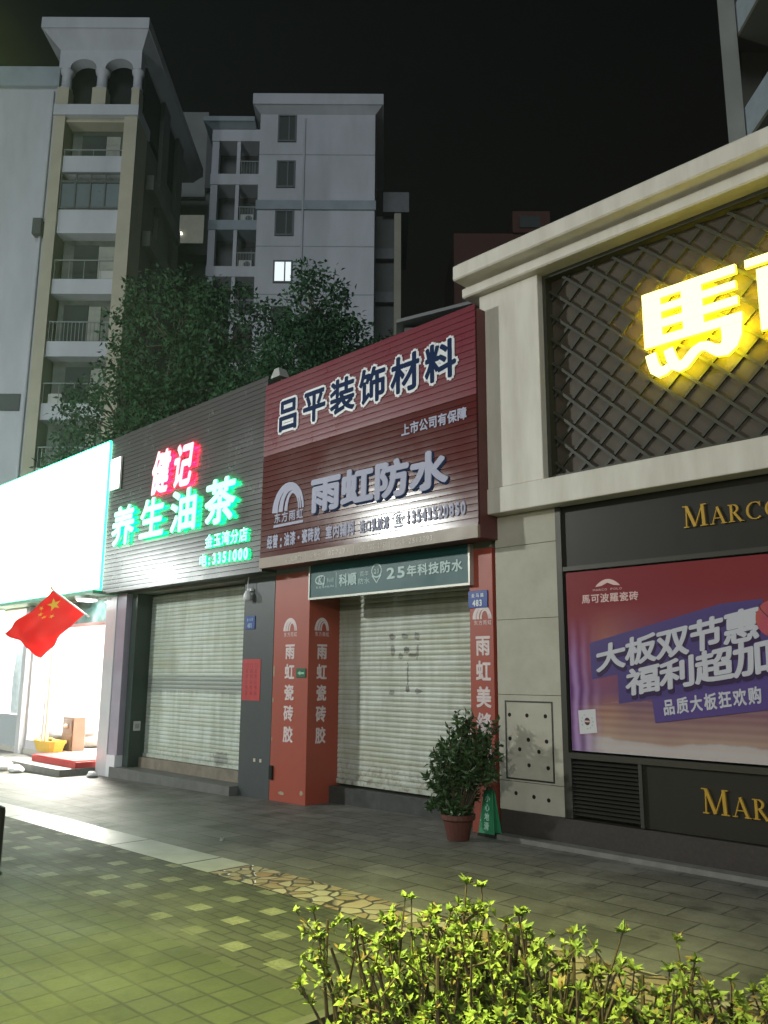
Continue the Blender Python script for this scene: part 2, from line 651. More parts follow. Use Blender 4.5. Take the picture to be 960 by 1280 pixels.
bp.inputs['Strength'].default_value = 0.8
bp.inputs['Distance'].default_value = 0.012
l.new(math_node(n, l, 'MULTIPLY_ADD', fine, 0.3, edge), bp.inputs['Height'])
l.new(bp.outputs[0], b.inputs['Normal'])
cb = MB()
cb.add([(-0.74, -3.055, 0.004 + gz(-0.74)), (0, -3.055, 0.004), (8, -3.055, 0.004), (8, -2.625, 0.004), (0, -2.625, 0.004), (-0.74, -2.625, 0.004 + gz(-0.74))], [(0, 1, 4, 5), (1, 2, 3, 4)])
struct(cb.build('broken_stone_strip', M_crazy))

# ------------------------------------------------------------------ right: the tile showroom
M_cream = mat('cream_render', (0.64, 0.60, 0.53), 0.55, vary=0.6, vscale=2.4, tint=(0.44, 0.40, 0.33), bump=0.05, bscale=40, stretch=(2.2, 2.2, 0.4))
M_ctile = mat('polished_cream_tile', (0.47, 0.445, 0.375), 0.12, vary=0.7, vscale=3.5, tint=(0.36, 0.33, 0.265), coat=0.3)
M_dark = mat('dark_brown_panel', (0.024, 0.021, 0.017), 0.4, spec=0.3, vary=0.5, vscale=4, tint=(0.02, 0.018, 0.013), bump=0.03)
M_lat = mat('lattice_wood', (0.040, 0.039, 0.026), 0.5, vary=0.4, vscale=6)
M_latb = mat('lattice_backing', (0.064, 0.047, 0.031), 0.6, vary=0.4, vscale=3)
M_plinth = mat('granite_plinth', (0.035, 0.03, 0.028), 0.4, vary=0.6, vscale=30, tint=(0.07, 0.05, 0.045))
M_black = mat('black_hole', (0.004, 0.004, 0.004), 0.9)
M_joint = mat('dark_joint', (0.10, 0.09, 0.07), 0.8)

st = thing('tile_showroom', 'cream showroom with heavy white cornice, dark lattice fascia and poster window', 'building', (3.7, 0.0, 0))
XR = 8.4
MB().box(-0.27, XR, 0.28, 7.0, 0, 6.0).build('wall', mat('rear_render', (0.3, 0.29, 0.27), 0.8, vary=0.4), st)
MB().box(-0.10, 0.70, -0.15, 0.279, 3.612, 5.904).build('pilaster', M_cream, st, bevel=0.008)
MB().box(-0.10, XR, -0.17, 0.279, 3.33, 3.61).build('fascia_band', M_cream, st, bevel=0.012)
cm = MB()
prof = [(-0.151, 5.905), (-0.24, 5.905), (-0.255, 5.92), (-0.255, 6.01), (-0.24, 6.025), (-0.19, 6.03), (-0.19, 6.062), (-0.40, 6.068), (-0.415, 6.083), (-0.415, 6.235), (-0.40, 6.25), (0.5, 6.25), (0.5, 5.905)]
cm.prism(prof, lambda s, t, d: (d, s, t), -0.27, XR + 0.1)
cm.build('cornice', M_cream, st, bevel=0.006)
MB().box(-0.24, XR + 0.08, -0.37, 0.49, 6.252, 6.275).build('cornice_cap', M_cream, st)
MB().box(0.701, XR, 0.06, 0.10, 3.612, 5.904).build('lattice_backing', M_latb, st)
lb = MB()
lb.box(0.701, 0.745, -0.06, 0.055, 3.612, 5.904)
lb.box(0.7455, XR, -0.06, 0.055, 3.612, 3.655)
lb.box(0.7455, XR, -0.06, 0.055, 5.86, 5.904)
LX0, LX1, LZ0, LZ1 = 0.747, XR, 3.657, 5.858


def clip_bar(c, sgn, half, d0, d1):
    # bar along z = sgn*x + c
    pts = []
    pos = []
    for x in (LX0, LX1):
        pos.append((x, sgn * x + c))
    for z in (LZ0, LZ1):
        pos.append(((z - c) / sgn, z))
    pos = sorted(set((round(p[0], 4), round(p[1], 4)) for p in pos if LX0 - 1e-3 <= p[0] <= LX1 + 1e-3 and LZ0 - 1e-3 <= p[1] <= LZ1 + 1e-3))
    if len(pos) < 2 or (pos[-1][0] - pos[0][0]) < 0.08:
        return
    stroke2d(lb, [pos[0], pos[-1]], half * 2, front(0), d0, d1)


for k in range(-40, 60):
    clip_bar(k * 0.275, 0.92, 0.015, -0.058, -0.034)
    clip_bar(k * 0.275 + 0.1, -0.92, 0.015, -0.034, -0.010)
lb.build('lattice', M_lat, st)
# polished tile column with its access hatch
tc_ = MB()
for z0, z1 in ((0.27, 0.553), (0.557, 1.418), (1.422, 2.198), (2.202, 2.978), (2.982, 3.328)):
    tc_.box(-0.06, 0.725, 0.0, 0.27, z0, z1)
col_ = tc_.build('tile_column', M_ctile, st, bevel=0.003)
hb = MB()
for a, b_, c, d in ((0.03, 0.62, 1.345, 1.36), (0.03, 0.62, 0.575, 0.59), (0.03, 0.045, 0.5902, 1.3448), (0.605, 0.62, 0.5902, 1.3448)):
    hb.box(a, b_, -0.006, -0.0005, c, d)
hb.build('access_hatch_frame', mat('hatch_edge', (0.03, 0.03, 0.028), 0.5), col_)
for px, pz in ((0.085, 1.215), (0.305, 1.215), (0.53, 1.215), (0.085, 0.975), (0.315, 0.975), (0.535, 0.97), (0.205, 0.875), (0.44, 0.865), (0.315, 0.725), (0.545, 0.715), (0.145, 0.44), (0.365, 0.425), (0.54, 0.41)):
    r = 0.021
    MB().prism([(px + r * math.cos(0.5236 * k), pz + r * math.sin(0.5236 * k)) for k in range(12)], front(0), -0.002, 0.0015).build('vent_hole', M_black, col_)
MB().box(0.7255, 0.79, -0.005, 0.27, 0.27, 3.328).build('door_frame', mat('bronze_frame', (0.06, 0.055, 0.045), 0.4, metal=0.4, vary=0.3), st)
MB().box(0.7905, XR, 0.03, 0.27, 2.70, 3.328).build('fascia_panel', M_dark, st)
MB().box(0.7905, XR, 0.0, 0.27, 2.655, 2.6995).build('window_head', mat('bronze_frame', (0, 0, 0)), st)
MB().box(0.7905, XR, -0.02, 0.27, 0.83, 0.885).build('window_sill', mat('bronze_frame', (0, 0, 0)), st)
MB().box(1.5605, XR, 0.02, 0.27, 0.275, 0.8295).build('base_panel', M_dark, st)
lv = MB()
lv.box(0.7905, 1.56, 0.10, 0.13, 0.275, 0.8295)
for k in range(14):
    z = 0.31 + k * 0.0365
    lv.prism([(-0.008, z), (0.0, z + 0.006), (0.06, z + 0.03), (0.052, z + 0.024)], lambda s, t, d: (d, s, t), 0.82, 1.525)
lv.box(0.7905, 0.8195, -0.012, 0.099, 0.275, 0.8295)
lv.box(1.5255, 1.56, -0.012, 0.099, 0.275, 0.8295)
lv.build('louvre', mat('louvre_metal', (0.055, 0.05, 0.045), 0.45, metal=0.3, vary=0.4), st)
MB().box(-0.03, XR, -0.03, 0.27, -0.02, 0.268).build('plinth', M_plinth, st)
struct(MB().box(0.02, XR, -0.17, -0.031, -0.05, 0.045).build('kerb_ledge', mat('ledge_concrete', (0.17, 0.165, 0.15), 0.7, vary=0.6, vscale=6)))

# glowing yellow characters on the lattice
M_yel = mat('lit_yellow_face', (0.9, 0.85, 0.4), 0.4, emit=(1.0, 0.95, 0.36), estr=1.3)
M_yels = mat('lit_yellow_side', (0.9, 0.8, 0.1), 0.4, emit=(1.0, 0.88, 0.04), estr=1.6)
M_yelb = mat('lit_yellow_back', (0.9, 0.8, 0.1), 0.4, emit=(1.0, 0.86, 0.02), estr=15)
ys = thing('lit_character_sign', 'glowing yellow raised characters on the dark lattice fascia', 'sign', (3.8, -0.02, 4.4))
YP = front(-0.02)
gx, gz0, gw, gh = 1.88, 4.39, 0.94, 0.87


def ug(u, v):
    return (gx + u * gw, gz0 + v * gh)


ym = MB()


def bar(u0, u1, v0, v1, d):
    ym.prism([ug(u0, v0), ug(u1, v0), ug(u1, v1), ug(u0, v1)], YP, 0.055, d - 0.025, 0, 1, 2)


bar(0, 0.20, 0.36, 1.0, 0.12)
bar(0.42, 0.63, 0.365, 0.995, 0.1205)
bar(0.005, 0.97, 0.90, 0.998, 0.121)
bar(0.005, 0.96, 0.735, 0.82, 0.1215)
bar(0.005, 0.97, 0.555, 0.65, 0.122)
bar(0.005, 1.0, 0.362, 0.465, 0.1225)
wave = [(0.89, 0.46), (0.89, 0.34), (0.885, 0.24), (0.86, 0.165), (0.81, 0.12), (0.75, 0.12), (0.69, 0.16), (0.64, 0.205), (0.58, 0.215), (0.52, 0.185), (0.46, 0.125), (0.41, 0.075), (0.36, 0.06), (0.31, 0.09), (0.275, 0.18), (0.25, 0.29)]
wds = [0.2, 0.2, 0.19, 0.17, 0.15, 0.12, 0.10, 0.095, 0.095, 0.1, 0.105, 0.11, 0.115, 0.115, 0.11, 0.10]
stroke2d(ym, [ug(*p) for p in wave], [a * 0.94 for a in wds], YP, 0.055, 0.094, 0, 1, 2)
hook = [(0.06, 0.285), (0.075, 0.19), (0.10, 0.10), (0.15, 0.055), (0.20, 0.06), (0.25, 0.085)]
stroke2d(ym, [ug(*p) for p in hook], [0.11, 0.11, 0.115, 0.11, 0.09, 0.08], YP, 0.055, 0.0935, 0, 1, 2)
ym.build('character', [M_yel, M_yels, M_yelb], ys)
gx = 2.875
ym = MB()
bar(0, 1.0, 0.91, 0.998, 0.121)
bar(0.10, 0.28, 0.2, 0.86, 0.12)
bar(0.101, 0.62, 0.765, 0.858, 0.1205)
bar(0.101, 0.62, 0.201, 0.30, 0.1205)
bar(0.47, 0.62, 0.205, 0.855, 0.1215)
bar(0.75, 0.94, 0.03, 0.93, 0.1225)
bar(0.55, 0.93, 0.0, 0.095, 0.122)
ym.build('character', [M_yel, M_yels, M_yelb], ys)
for k, ch in enumerate('波羅'):
    ym = MB()
    letters(ym, ch, rect(3.86 + k * 0.98, 4.8 + k * 0.98, 4.39, 5.26), YP, 0.055, 0.095, bold=0.035, smi=1, bmi=2)
    ym.build('character', [M_yel, M_yels, M_yelb], ys)

# gold roman letters
M_gold = mat('gold_letter', (0.55, 0.33, 0.05), 0.35, metal=0.35, vary=0.2)


def roman(label, x, z, hbig, hsm, y, gap=0.012):
    t = thing('gold_letter_sign', label, 'sign', (x, y, z))
    first = True
    for word in ('MARCO', 'POLO'):
        for i, ch in enumerate(word):
            h = hbig if i == 0 else hsm
            mb = MB()
            adv = serif(mb, ch, x, z, h, front(y), 0.0, 0.02)
            mb.build('letter', M_gold, t)
            x += adv * h + gap
        x += 0.16
    return t


roman('gold roman capitals on the brown band above the poster', 2.09, 2.945, 0.20, 0.155, 0.028)
roman('gold roman capitals on the dark panel below the poster', 2.10, 0.47, 0.205, 0.16, 0.018)

# ------------------------------------------------------------------ the poster
pt = thing('poster', 'large red and purple sale poster filling the shop window', 'poster', (2.8, 0.0, 0.9))
PX0, PX1, PZ0, PZ1 = 0.83, 4.9, 0.905, 2.635
mp_ = mat('poster_print', (0.4, 0.1, 0.1), 0.22, coat=0.2)
n, l, b = nodes_of(mp_)
tcn = n.new('ShaderNodeTexCoord')
mpp = n.new('ShaderNodeMapping')
mpp.inputs['Location'].default_value = (2.8 - PX0, 0, 0)
l.new(tcn.outputs['Object'], mpp.inputs[0])
xyz = n.new('ShaderNodeSeparateXYZ')
l.new(mpp.outputs[0], xyz.inputs[0])
nz = noise_node(n, l, mpp.outputs[0], 1.6, 5, 0.55)
vz = math_node(n, l, 'ADD', math_node(n, l, 'DIVIDE', xyz.outputs[2], 1.73), math_node(n, l, 'MULTIPLY', math_node(n, l, 'SUBTRACT', nz, 0.5), 0.12))
base = ramp_node(n, l, vz, [(0.0, (0.46, 0.42, 0.43)), (0.075, (0.44, 0.39, 0.39)), (0.085, (0.36, 0.24, 0.19)), (0.22, (0.30, 0.15, 0.12)), (0.33, (0.20, 0.085, 0.15)), (0.5, (0.26, 0.08, 0.12)), (0.62, (0.24, 0.055, 0.07)), (0.85, (0.21, 0.035, 0.042)), (1.0, (0.21, 0.032, 0.038))])
# floor boards printed along the bottom
wv = n.new('ShaderNodeTexWave')
wv.bands_direction = 'Z'
wv.inputs['Scale'].default_value = 2.2
wv.inputs['Distortion'].default_value = 2.5
wv.inputs['Detail'].default_value = 2
ms = n.new('ShaderNodeMapping')
ms.inputs['Scale'].default_value = (0.25, 1, 2.2)
l.new(mpp.outputs[0], ms.inputs[0])
l.new(ms.outputs[0], wv.inputs['Vector'])
fl = math_node(n, l, 'MULTIPLY', wv.outputs['Fac'], math_node(n, l, 'LESS_THAN', vz, 0.27))
c1 = mix_node(n, l, math_node(n, l, 'MULTIPLY', fl, 0.3), base, (0.5, 0.36, 0.27))
# purple drapery down the left edge, orange glow beside it
nx_ = noise_node(n, l, mpp.outputs[0], 3.2, 3, 0.5)
px = math_node(n, l, 'ADD', xyz.outputs[0], math_node(n, l, 'MULTIPLY', math_node(n, l, 'SUBTRACT', nx_, 0.5), 0.25))
pm = math_node(n, l, 'MULTIPLY', ramp_node(n, l, px, [(0.08, (1, 1, 1)), (0.36, (0, 0, 0))]), ramp_node(n, l, vz, [(0.1, (0.9, 0.9, 0.9)), (0.42, (0.8, 0.8, 0.8)), (0.75, (0, 0, 0))]))
wv2 = n.new('ShaderNodeTexWave')
wv2.inputs['Scale'].default_value = 2.6
wv2.inputs['Distortion'].default_value = 3.0
l.new(mpp.outputs[0], wv2.inputs['Vector'])
pur = mix_node(n, l, wv2.outputs['Fac'], (0.11, 0.035, 0.16), (0.36, 0.22, 0.46))
c2 = mix_node(n, l, pm, c1, pur)
om = math_node(n, l, 'MULTIPLY', ramp_node(n, l, px, [(0.15, (0, 0, 0)), (0.42, (1, 1, 1)), (1.1, (0, 0, 0))]), ramp_node(n, l, vz, [(0.4, (0, 0, 0)), (0.63, (1, 1, 1)), (0.82, (0, 0, 0))]))
c3 = mix_node(n, l, math_node(n, l, 'MULTIPLY', om, 0.42), c2, (0.42, 0.22, 0.17))
# blue towards the right
bm_ = math_node(n, l, 'MULTIPLY', ramp_node(n, l, px, [(0.42, (0, 0, 0)), (0.66, (1, 1, 1))]), ramp_node(n, l, vz, [(0.05, (0, 0, 0)), (0.25, (0.6, 0.6, 0.6)), (0.5, (0.8, 0.8, 0.8)), (0.78, (0, 0, 0))]))
c4 = mix_node(n, l, math_node(n, l, 'MULTIPLY', bm_, 0.75), c3, (0.10, 0.055, 0.15))
l.new(c4, b.inputs['Base Color'])
MB().box(PX0, PX1, 0.0, 0.02, PZ0, PZ1).build('printed_sheet', mp_, pt)
M_pwh = mat('poster_white_ink', (0.50, 0.49, 0.54), 0.35)
M_ppu = mat('poster_violet_ink', (0.07, 0.045, 0.17), 0.35)
M_pdk = mat('poster_dark_ink', (0.035, 0.015, 0.06), 0.35)
Q1 = [(1.13, 1.895), (2.71, 2.215), (2.715, 1.925), (1.15, 1.645)]
Q2 = [(1.44, 1.67), (3.13, 2.035), (3.15, 1.71), (1.46, 1.43)]
bk = MB()
bk.prism([(1.08, 1.58), (1.36, 1.63), (1.36, 1.36), (3.3, 1.66), (3.3, 2.10), (2.75, 2.0), (2.75, 2.26), (2.4, 2.24), (1.07, 1.93)], front(0), -0.001, 0.0015)
bk.build('headline_shadow', M_ppu, pt)
dk = MB()
for q, tx in ((Q1, '大板双节惠'), (Q2, '福利超加倍')):
    letters(dk, tx, q, front(0), 0.0, 0.002, bold=0.055, fill=1.0, shear=0.08, shift=(0.006, -0.035))
dk.build('headline_edge', M_pdk, pt)
wh = MB()
letters(wh, '大板双节惠', Q1, front(0), 0.004, 0.0055, bold=0.034, fill=1.0, shear=0.08)
letters(wh, '福利超加倍', Q2, front(0), 0.004, 0.0055, bold=0.034, fill=1.0, shear=0.08)
wh.build('headline', M_pwh, pt)
MB().prism([(1.70, 1.41), (2.78, 1.60), (2.80, 1.36), (1.72, 1.20)], front(0), 0.0, 0.009).build('subtitle_plate', mat('poster_plate_ink', (0.085, 0.05, 0.20), 0.35), pt)
sw = MB()
letters(sw, '品质大板狂欢购', [(1.79, 1.405), (2.69, 1.545), (2.69, 1.40), (1.80, 1.265)], front(0), 0.009, 0.0105, bold=0.03, fill=0.86)
sw.build('subtitle', M_pwh, pt)
M_ppk = mat('poster_pale_ink', (0.62, 0.42, 0.40), 0.4)
lg = MB()
letters(lg, '馬可波羅瓷砖', rect(1.0, 1.62, 2.315, 2.405), front(0), 0.0, 0.0015, bold=0.02, fill=0.92)
letters(lg, 'MARCO POLO', rect(1.13, 1.45, 2.43, 2.452), front(0), 0.0, 0.0015, fill=0.8)
pts = [(1.16 + 0.27 * i / 14, 2.47 + 0.07 * math.sin(math.pi * i / 14) ** 0.8) for i in range(15)]
lg.prism(pts + [(1.36, 2.478), (1.295, 2.505), (1.23, 2.478)], front(0), 0.0, 0.0015)
lg.build('emblem', M_ppk, pt)
MB().prism([(0.915, 1.285), (1.105, 1.305), (1.115, 1.085), (0.925, 1.062)], front(0), 0.0, 0.003).build('sticker', mat('sticker_white', (0.55, 0.53, 0.55), 0.4), pt)
sd_ = MB()
sd_.prism([(1.012 + 0.030 * math.cos(0.4 * k), 1.185 + 0.036 * math.sin(0.4 * k)) for k in range(15)], front(0), 0.003, 0.0045)
so_ = sd_.build('sticker_disc', mat('sticker_maroon', (0.07, 0.018, 0.028), 0.4), pt)
MB().prism([(0.985, 1.178), (1.039, 1.178), (1.039, 1.193), (0.985, 1.193)], front(0), 0.0045, 0.0052).build('sticker_band', M_ppk, so_)
tk = MB()
for k in range(12):
    if k in (2, 3, 8):
        continue
    a = 6.28318 * k / 12
    tk.prism([(1.012 + q_ * math.cos(a + da), 1.185 + 1.1 * q_ * math.sin(a + da)) for q_, da in ((0.058, -0.12), (0.066, -0.12), (0.066, 0.12), (0.058, 0.12))], front(0), 0.003, 0.0042)
tk.build('sticker_ring', mat('sticker_grey', (0.28, 0.38, 0.36), 0.5), pt)
ball = MB()
ball.prism([(2.83 + 0.15 * math.cos(0.2618 * k), 2.09 + 0.155 * math.sin(0.2618 * k)) for k in range(24)], front(0), 0.0, 0.007)
pb = ball.build('printed_ball', mat('poster_ball_ink', (0.42, 0.09, 0.06), 0.35, vary=0.8, vscale=7, tint=(0.36, 0.03, 0.14)), pt)
seam = MB()
for k, (o_, r_) in enumerate(((0.05, 0.15), (-0.06, 0.16), (0.16, 0.2))):
    stroke2d(seam, [(2.83 + o_ + 0.05 * math.sin(i * 0.5), 2.09 - 0.13 + 0.026 * i) for i in range(11)], 0.008, front(0), 0.007, 0.0078 + 0.0003 * k)
seam.build('ball_seam', mat('poster_seam_ink', (0.06, 0.02, 0.04), 0.4), pb)

# ------------------------------------------------------------------ middle shop
def shutter_mat(name, base_c, bandz, blots):
    m = mat(name, base_c, 0.42)
    n, l, b = nodes_of(m)
    t = n.new('ShaderNodeTexCoord')
    xyz = n.new('ShaderNodeSeparateXYZ')
    l.new(t.outputs['Object'], xyz.inputs[0])
    mpn = n.new('ShaderNodeMapping')
    mpn.inputs['Scale'].default_value = (3.2, 1, 0.55)
    l.new(t.outputs['Object'], mpn.inputs[0])
    streak = noise_node(n, l, mpn.outputs[0], 1.8, 7, 0.6)
    mpb = n.new('ShaderNodeMapping')
    mpb.inputs['Scale'].default_value = (0.35, 1, 2.8)
    l.new(t.outputs['Object'], mpb.inputs[0])
    band = noise_node(n, l, mpb.outputs[0], 2.2, 5, 0.6)
    fine = noise_node(n, l, t.outputs['Object'], 14, 6, 0.7)
    dirt = tuple(c * f for c, f in zip(base_c, (0.52, 0.50, 0.42)))
    col = mix_node(n, l, ramp_node(n, l, streak, [(0.4, (0, 0, 0)), (0.75, (0.75, 0.75, 0.75))]), base_c, dirt)
    col = mix_node(n, l, ramp_node(n, l, band, [(0.45, (0, 0, 0)), (0.72, (0.6, 0.6, 0.6))]), col, tuple(c * f for c, f in zip(base_c, (0.66, 0.62, 0.42))))
    # rust creeping up from the bottom rail
    rustm = math_node(n, l, 'MULTIPLY', ramp_node(n, l, xyz.outputs[2], [(0.15, (1, 1, 1)), (0.65, (0, 0, 0))]), ramp_node(n, l, fine, [(0.5, (0, 0, 0)), (0.62, (0.8, 0.8, 0.8))]))
    col = mix_node(n, l, rustm, col, (0.16, 0.10, 0.07))
    if bandz:
        z0, z1 = bandz
        bz = math_node(n, l, 'ADD', xyz.outputs[2], math_node(n, l, 'MULTIPLY', math_node(n, l, 'SUBTRACT', streak, 0.5), 0.16))
        f = ramp_node(n, l, math_node(n, l, 'DIVIDE', bz, 3.0), [(z0 / 3 - 0.02, (0, 0, 0)), (z0 / 3, (0.8, 0.8, 0.8)), (z1 / 3 - 0.02, (0.75, 0.75, 0.75)), (z1 / 3, (0, 0, 0))])
        col = mix_node(n, l, f, col, tuple(c * 0.42 for c in base_c))
    for bx, bz_, rx, rz, amt in blots:
        ex = math_node(n, l, 'DIVIDE', math_node(n, l, 'SUBTRACT', xyz.outputs[0], bx), rx)
        ez = math_node(n, l, 'DIVIDE', math_node(n, l, 'SUBTRACT', xyz.outputs[2], bz_), rz)
        dd = math_node(n, l, 'SQRT', math_node(n, l, 'ADD', math_node(n, l, 'MULTIPLY', ex, ex), math_node(n, l, 'MULTIPLY', ez, ez)))
        dn = math_node(n, l, 'ADD', dd, math_node(n, l, 'MULTIPLY', math_node(n, l, 'SUBTRACT', fine, 0.5), 2.2))
        f = math_node(n, l, 'MULTIPLY', math_node(n, l, 'LESS_THAN', dn, 0.8), amt)
        col = mix_node(n, l, f, col, (0.06, 0.05, 0.045))
    l.new(col, b.inputs['Base Color'])
    mr = n.new('ShaderNodeMapRange')
    mr.inputs['To Min'].default_value = 0.3
    mr.inputs['To Max'].default_value = 0.6
    l.new(fine, mr.inputs[0])
    l.new(mr.outputs[0], b.inputs['Roughness'])
    return m


def roller(mb, x0, x1, y, z0, z1, pitch):
    v, f = [], []
    k = int((z1 - z0) / pitch)
    prof = [(0.0, 0.0), (0.006, 0.15), (0.0095, 0.35), (0.0095, 0.6), (0.006, 0.85), (0.0, 0.97)]
    r = 0
    for i in range(k):
        for d, t in prof:
            z = z0 + (i + t) * pitch
            v += [(x0, y - d, z), (x1, y - d, z)]
            r += 1
    for i in range(r - 1):
        f.append((2 * i, 2 * i + 1, 2 * i + 3, 2 * i + 2))
    mb.add(v, f)
    mb.box(x0, x1, y - 0.025, y + 0.02, z0 - 0.06, z0 - 0.002)


M_red = mat('red_vinyl_wrap', (0.33, 0.058, 0.034), 0.42, vary=0.35, vscale=2.5, tint=(0.25, 0.05, 0.035))
M_redside = mat('red_vinyl_wrap', (0, 0, 0))
M_mwall = mat('shop_inner_wall', (0.18, 0.17, 0.15), 0.8, vary=0.4)
M_pinkw = mat('pale_vinyl_letter', (0.66, 0.55, 0.55), 0.4, vary=0.3, vscale=12)
ms_ = thing('hardware_shop', 'shuttered shop with red wrapped pillar and beige roller shutter', 'building', (-1.8, 0, 0))
MB().box(-3.98, -0.28, 0.62, 4.0, -0.1, 5.3).build('wall', M_mwall, ms_)
MB().box(-3.98, -0.105, 0.0, 0.619, 3.0, 5.3).build('lintel', M_mwall, ms_)
MB().box(-3.98, -3.21, 0.0, 0.60, -0.12, 2.999).build('pillar', M_red, ms_, bevel=0.006)
MB().box(-0.43, -0.105, 0.0, 0.618, -0.05, 2.999).build('pilaster', M_red, ms_, bevel=0.004)
rm = MB()
roller(rm, -3.208, -0.432, 0.55, 0.26, 3.0, 0.064)
sh_ = rm.build('roller_shutter', shutter_mat('beige_shutter', (0.47, 0.50, 0.44), None, [
    (-0.38, 2.1, 0.07, 0.05, 0.7), (-0.14, 2.1, 0.09, 0.04, 0.7), (0.06, 2.1, 0.05, 0.06, 0.6), (-0.36, 1.92, 0.05, 0.09, 0.6),
    (-0.12, 1.93, 0.06, 0.05, 0.8), (-0.02, 1.86, 0.09, 0.03, 0.7), (-0.22, 1.85, 0.05, 0.05, 0.6), (0.07, 1.9, 0.03, 0.09, 0.6), (-0.1, 1.62, 0.02, 0.16, 0.7), (-0.1, 1.44, 0.05, 0.05, 0.8), (-0.38, 1.40, 0.07, 0.05, 0.6), (0.08, 1.42, 0.06, 0.04, 0.6)]), ms_)
MB().box(-3.209, -0.431, 0.40, 0.61, -0.1, 0.17).build('doorstep', mat('black_doorstep', (0.03, 0.03, 0.03), 0.5, vary=0.5, vscale=8, tint=(0.08, 0.08, 0.075)), ms_)
for pl, s0, s1, hold in ((front(0), -3.76, -3.46, None), (side(-3.21), 0.10, 0.36, None)):
    mb = MB()
    arch_logo(mb, s0 + 0.01, s1 - 0.01, 2.11, 2.37, pl, 0.0, 0.002)
    letters(mb, '东方雨虹', rect(s0, s1, 2.125, 2.19), pl, 0.0, 0.0015, fill=0.85)
    mb.build('pillar_emblem', M_pinkw, ms_)
    mb = MB()
    letters(mb, '雨虹瓷砖胶', rect(s0 + 0.02, s1 - 0.01, 0.69, 2.065), pl, 0.0, 0.002, bold=0.03, fill=0.76, vertical=True)
    mb.build('pillar_lettering', M_pinkw, ms_)
mb = MB()
arch_logo(mb, -0.375, -0.125, 2.14, 2.365, front(0), 0.0, 0.002)
letters(mb, '东方雨虹', rect(-0.375, -0.125, 2.155, 2.21), front(0), 0.0, 0.0015, fill=0.85)
mb.build('pilaster_emblem', M_pinkw, ms_)
mb = MB()
letters(mb, '雨虹美缝剂', rect(-0.375, -0.125, 0.70, 2.075), front(0), 0.0, 0.002, bold=0.03, fill=0.80, vertical=True)
mb.build('pilaster_lettering', M_pinkw, ms_)
wq = random.Random(17)
for px, pz, sx, sz in ((-3.955, 1.66, 0.03, 0.11), (-3.955, 1.27, 0.022, 0.05), (-3.30, 0.10, 0.05, 0.035), (-3.72, 0.06, 0.08, 0.03), (-3.955, 0.75, 0.018, 0.04)):
    MB().prism([(px + sx * wq.uniform(0.6, 1) * math.cos(0.785 * k) * (1 if px > -3.9 else 0.7), pz + sz * wq.uniform(0.5, 1) * math.sin(0.785 * k)) for k in range(8)], front(0), 0.0, 0.001).build('torn_patch', mat('bare_plaster', (0.36, 0.30, 0.20), 0.8, vary=0.6, vscale=30), ms_)
MB().box(-3.965, -3.90, -0.03, -0.001, 0.22, 0.40).build('hinge_plate', M_black, ms_)

# ribbed board builder
def lapped(x0, x1, y, z0, z1, pitch, depth):
    mb = MB()
    v, f = [], []
    k = max(1, round((z1 - z0) / pitch))
    p = (z1 - z0) / k
    for i in range(k):
        a = z0 + i * p
        o = len(v)
        v += [(x0, y - depth, a), (x1, y - depth, a), (x0, y - depth * 0.80, a + p * 0.5), (x1, y - depth * 0.80, a + p * 0.5), (x0, y - depth * 0.58, a + p * 0.9), (x1, y - depth * 0.58, a + p * 0.9), (x0, y, a + p * 0.97), (x1, y, a + p * 0.97)]
        f += [(o, o + 1, o + 3, o + 2), (o + 2, o + 3, o + 5, o + 4), (o + 4, o + 5, o + 7, o + 6)]
        if i + 1 < k:
            f.append((o + 6, o + 7, o + 9, o + 8))
    mb.add(v, f)
    return mb


# ------------------------------------------------------------------ the red sign
rs = thing('red_shop_sign', 'big maroon ribbed signboard with white outlined characters over the shutter', 'sign', (-1.97, -0.2, 3.06))
MB().box(-3.92, -0.02, -0.30, 0.0, 3.07, 5.70).build('sign_case', mat('sign_case_metal', (0.12, 0.03, 0.03), 0.5, vary=0.4), rs)
M_rup = mat('red_board', (0.175, 0.025, 0.040), 0.28, vary=0.3, vscale=1.5, tint=(0.12, 0.02, 0.028), coat=0.15)
M_rlo = mat('maroon_board', (0.095, 0.015, 0.014), 0.17, vary=0.3, vscale=1.5, tint=(0.065, 0.012, 0.011), coat=0.03, spec=0.3)
lapped(-3.92, -0.02, -0.325, 4.67, 5.74, 0.077, 0.009).build('upper_board', M_rup, rs)
lapped(-3.92, -0.02, -0.325, 3.205, 4.669, 0.077, 0.009).build('lower_board', M_rlo, rs)
MB().box(-3.92, -0.02, -0.345, -0.301, 3.06, 3.203).build('base_strip', mat('tan_strip', (0.24, 0.17, 0.115), 0.4, vary=0.3), rs)
RP = front(-0.3355)
M_wink = mat('sign_white', (0.72, 0.72, 0.74), 0.3)
M_navy = mat('sign_navy', (0.008, 0.022, 0.075), 0.7, spec=0.1)
M_lilac = mat('sign_lilac', (0.42, 0.42, 0.54), 0.6, spec=0.2)
hd = [(0, -3.62, -3.08), (1, -2.95, -2.43), (2, -2.27, -1.73), (3, -1.61, -1.07), (4, -0.94, -0.44), (5, -0.31, 0.2)]
txt = '吕平装饰材料'
o1, o2 = MB(), MB()
for i in range(6):
    xa = -3.60 + i * 0.566
    q = rect(xa, xa + 0.475, 4.945, 5.425)
    letters(o1, txt[i], q, RP, 0.0, 0.008, bold=0.10, fill=0.98, rim=8)
    letters(o2, txt[i], q, RP, 0.010, 0.014, bold=0.03, fill=0.98)
o1.build('heading_outline', M_wink, rs)
o2.build('heading', M_navy, rs)
mb = MB()
letters(mb, '上市公司有保障', rect(-1.17, -0.15, 4.405, 4.555), RP, 0.0, 0.004, bold=0.03, fill=0.92)
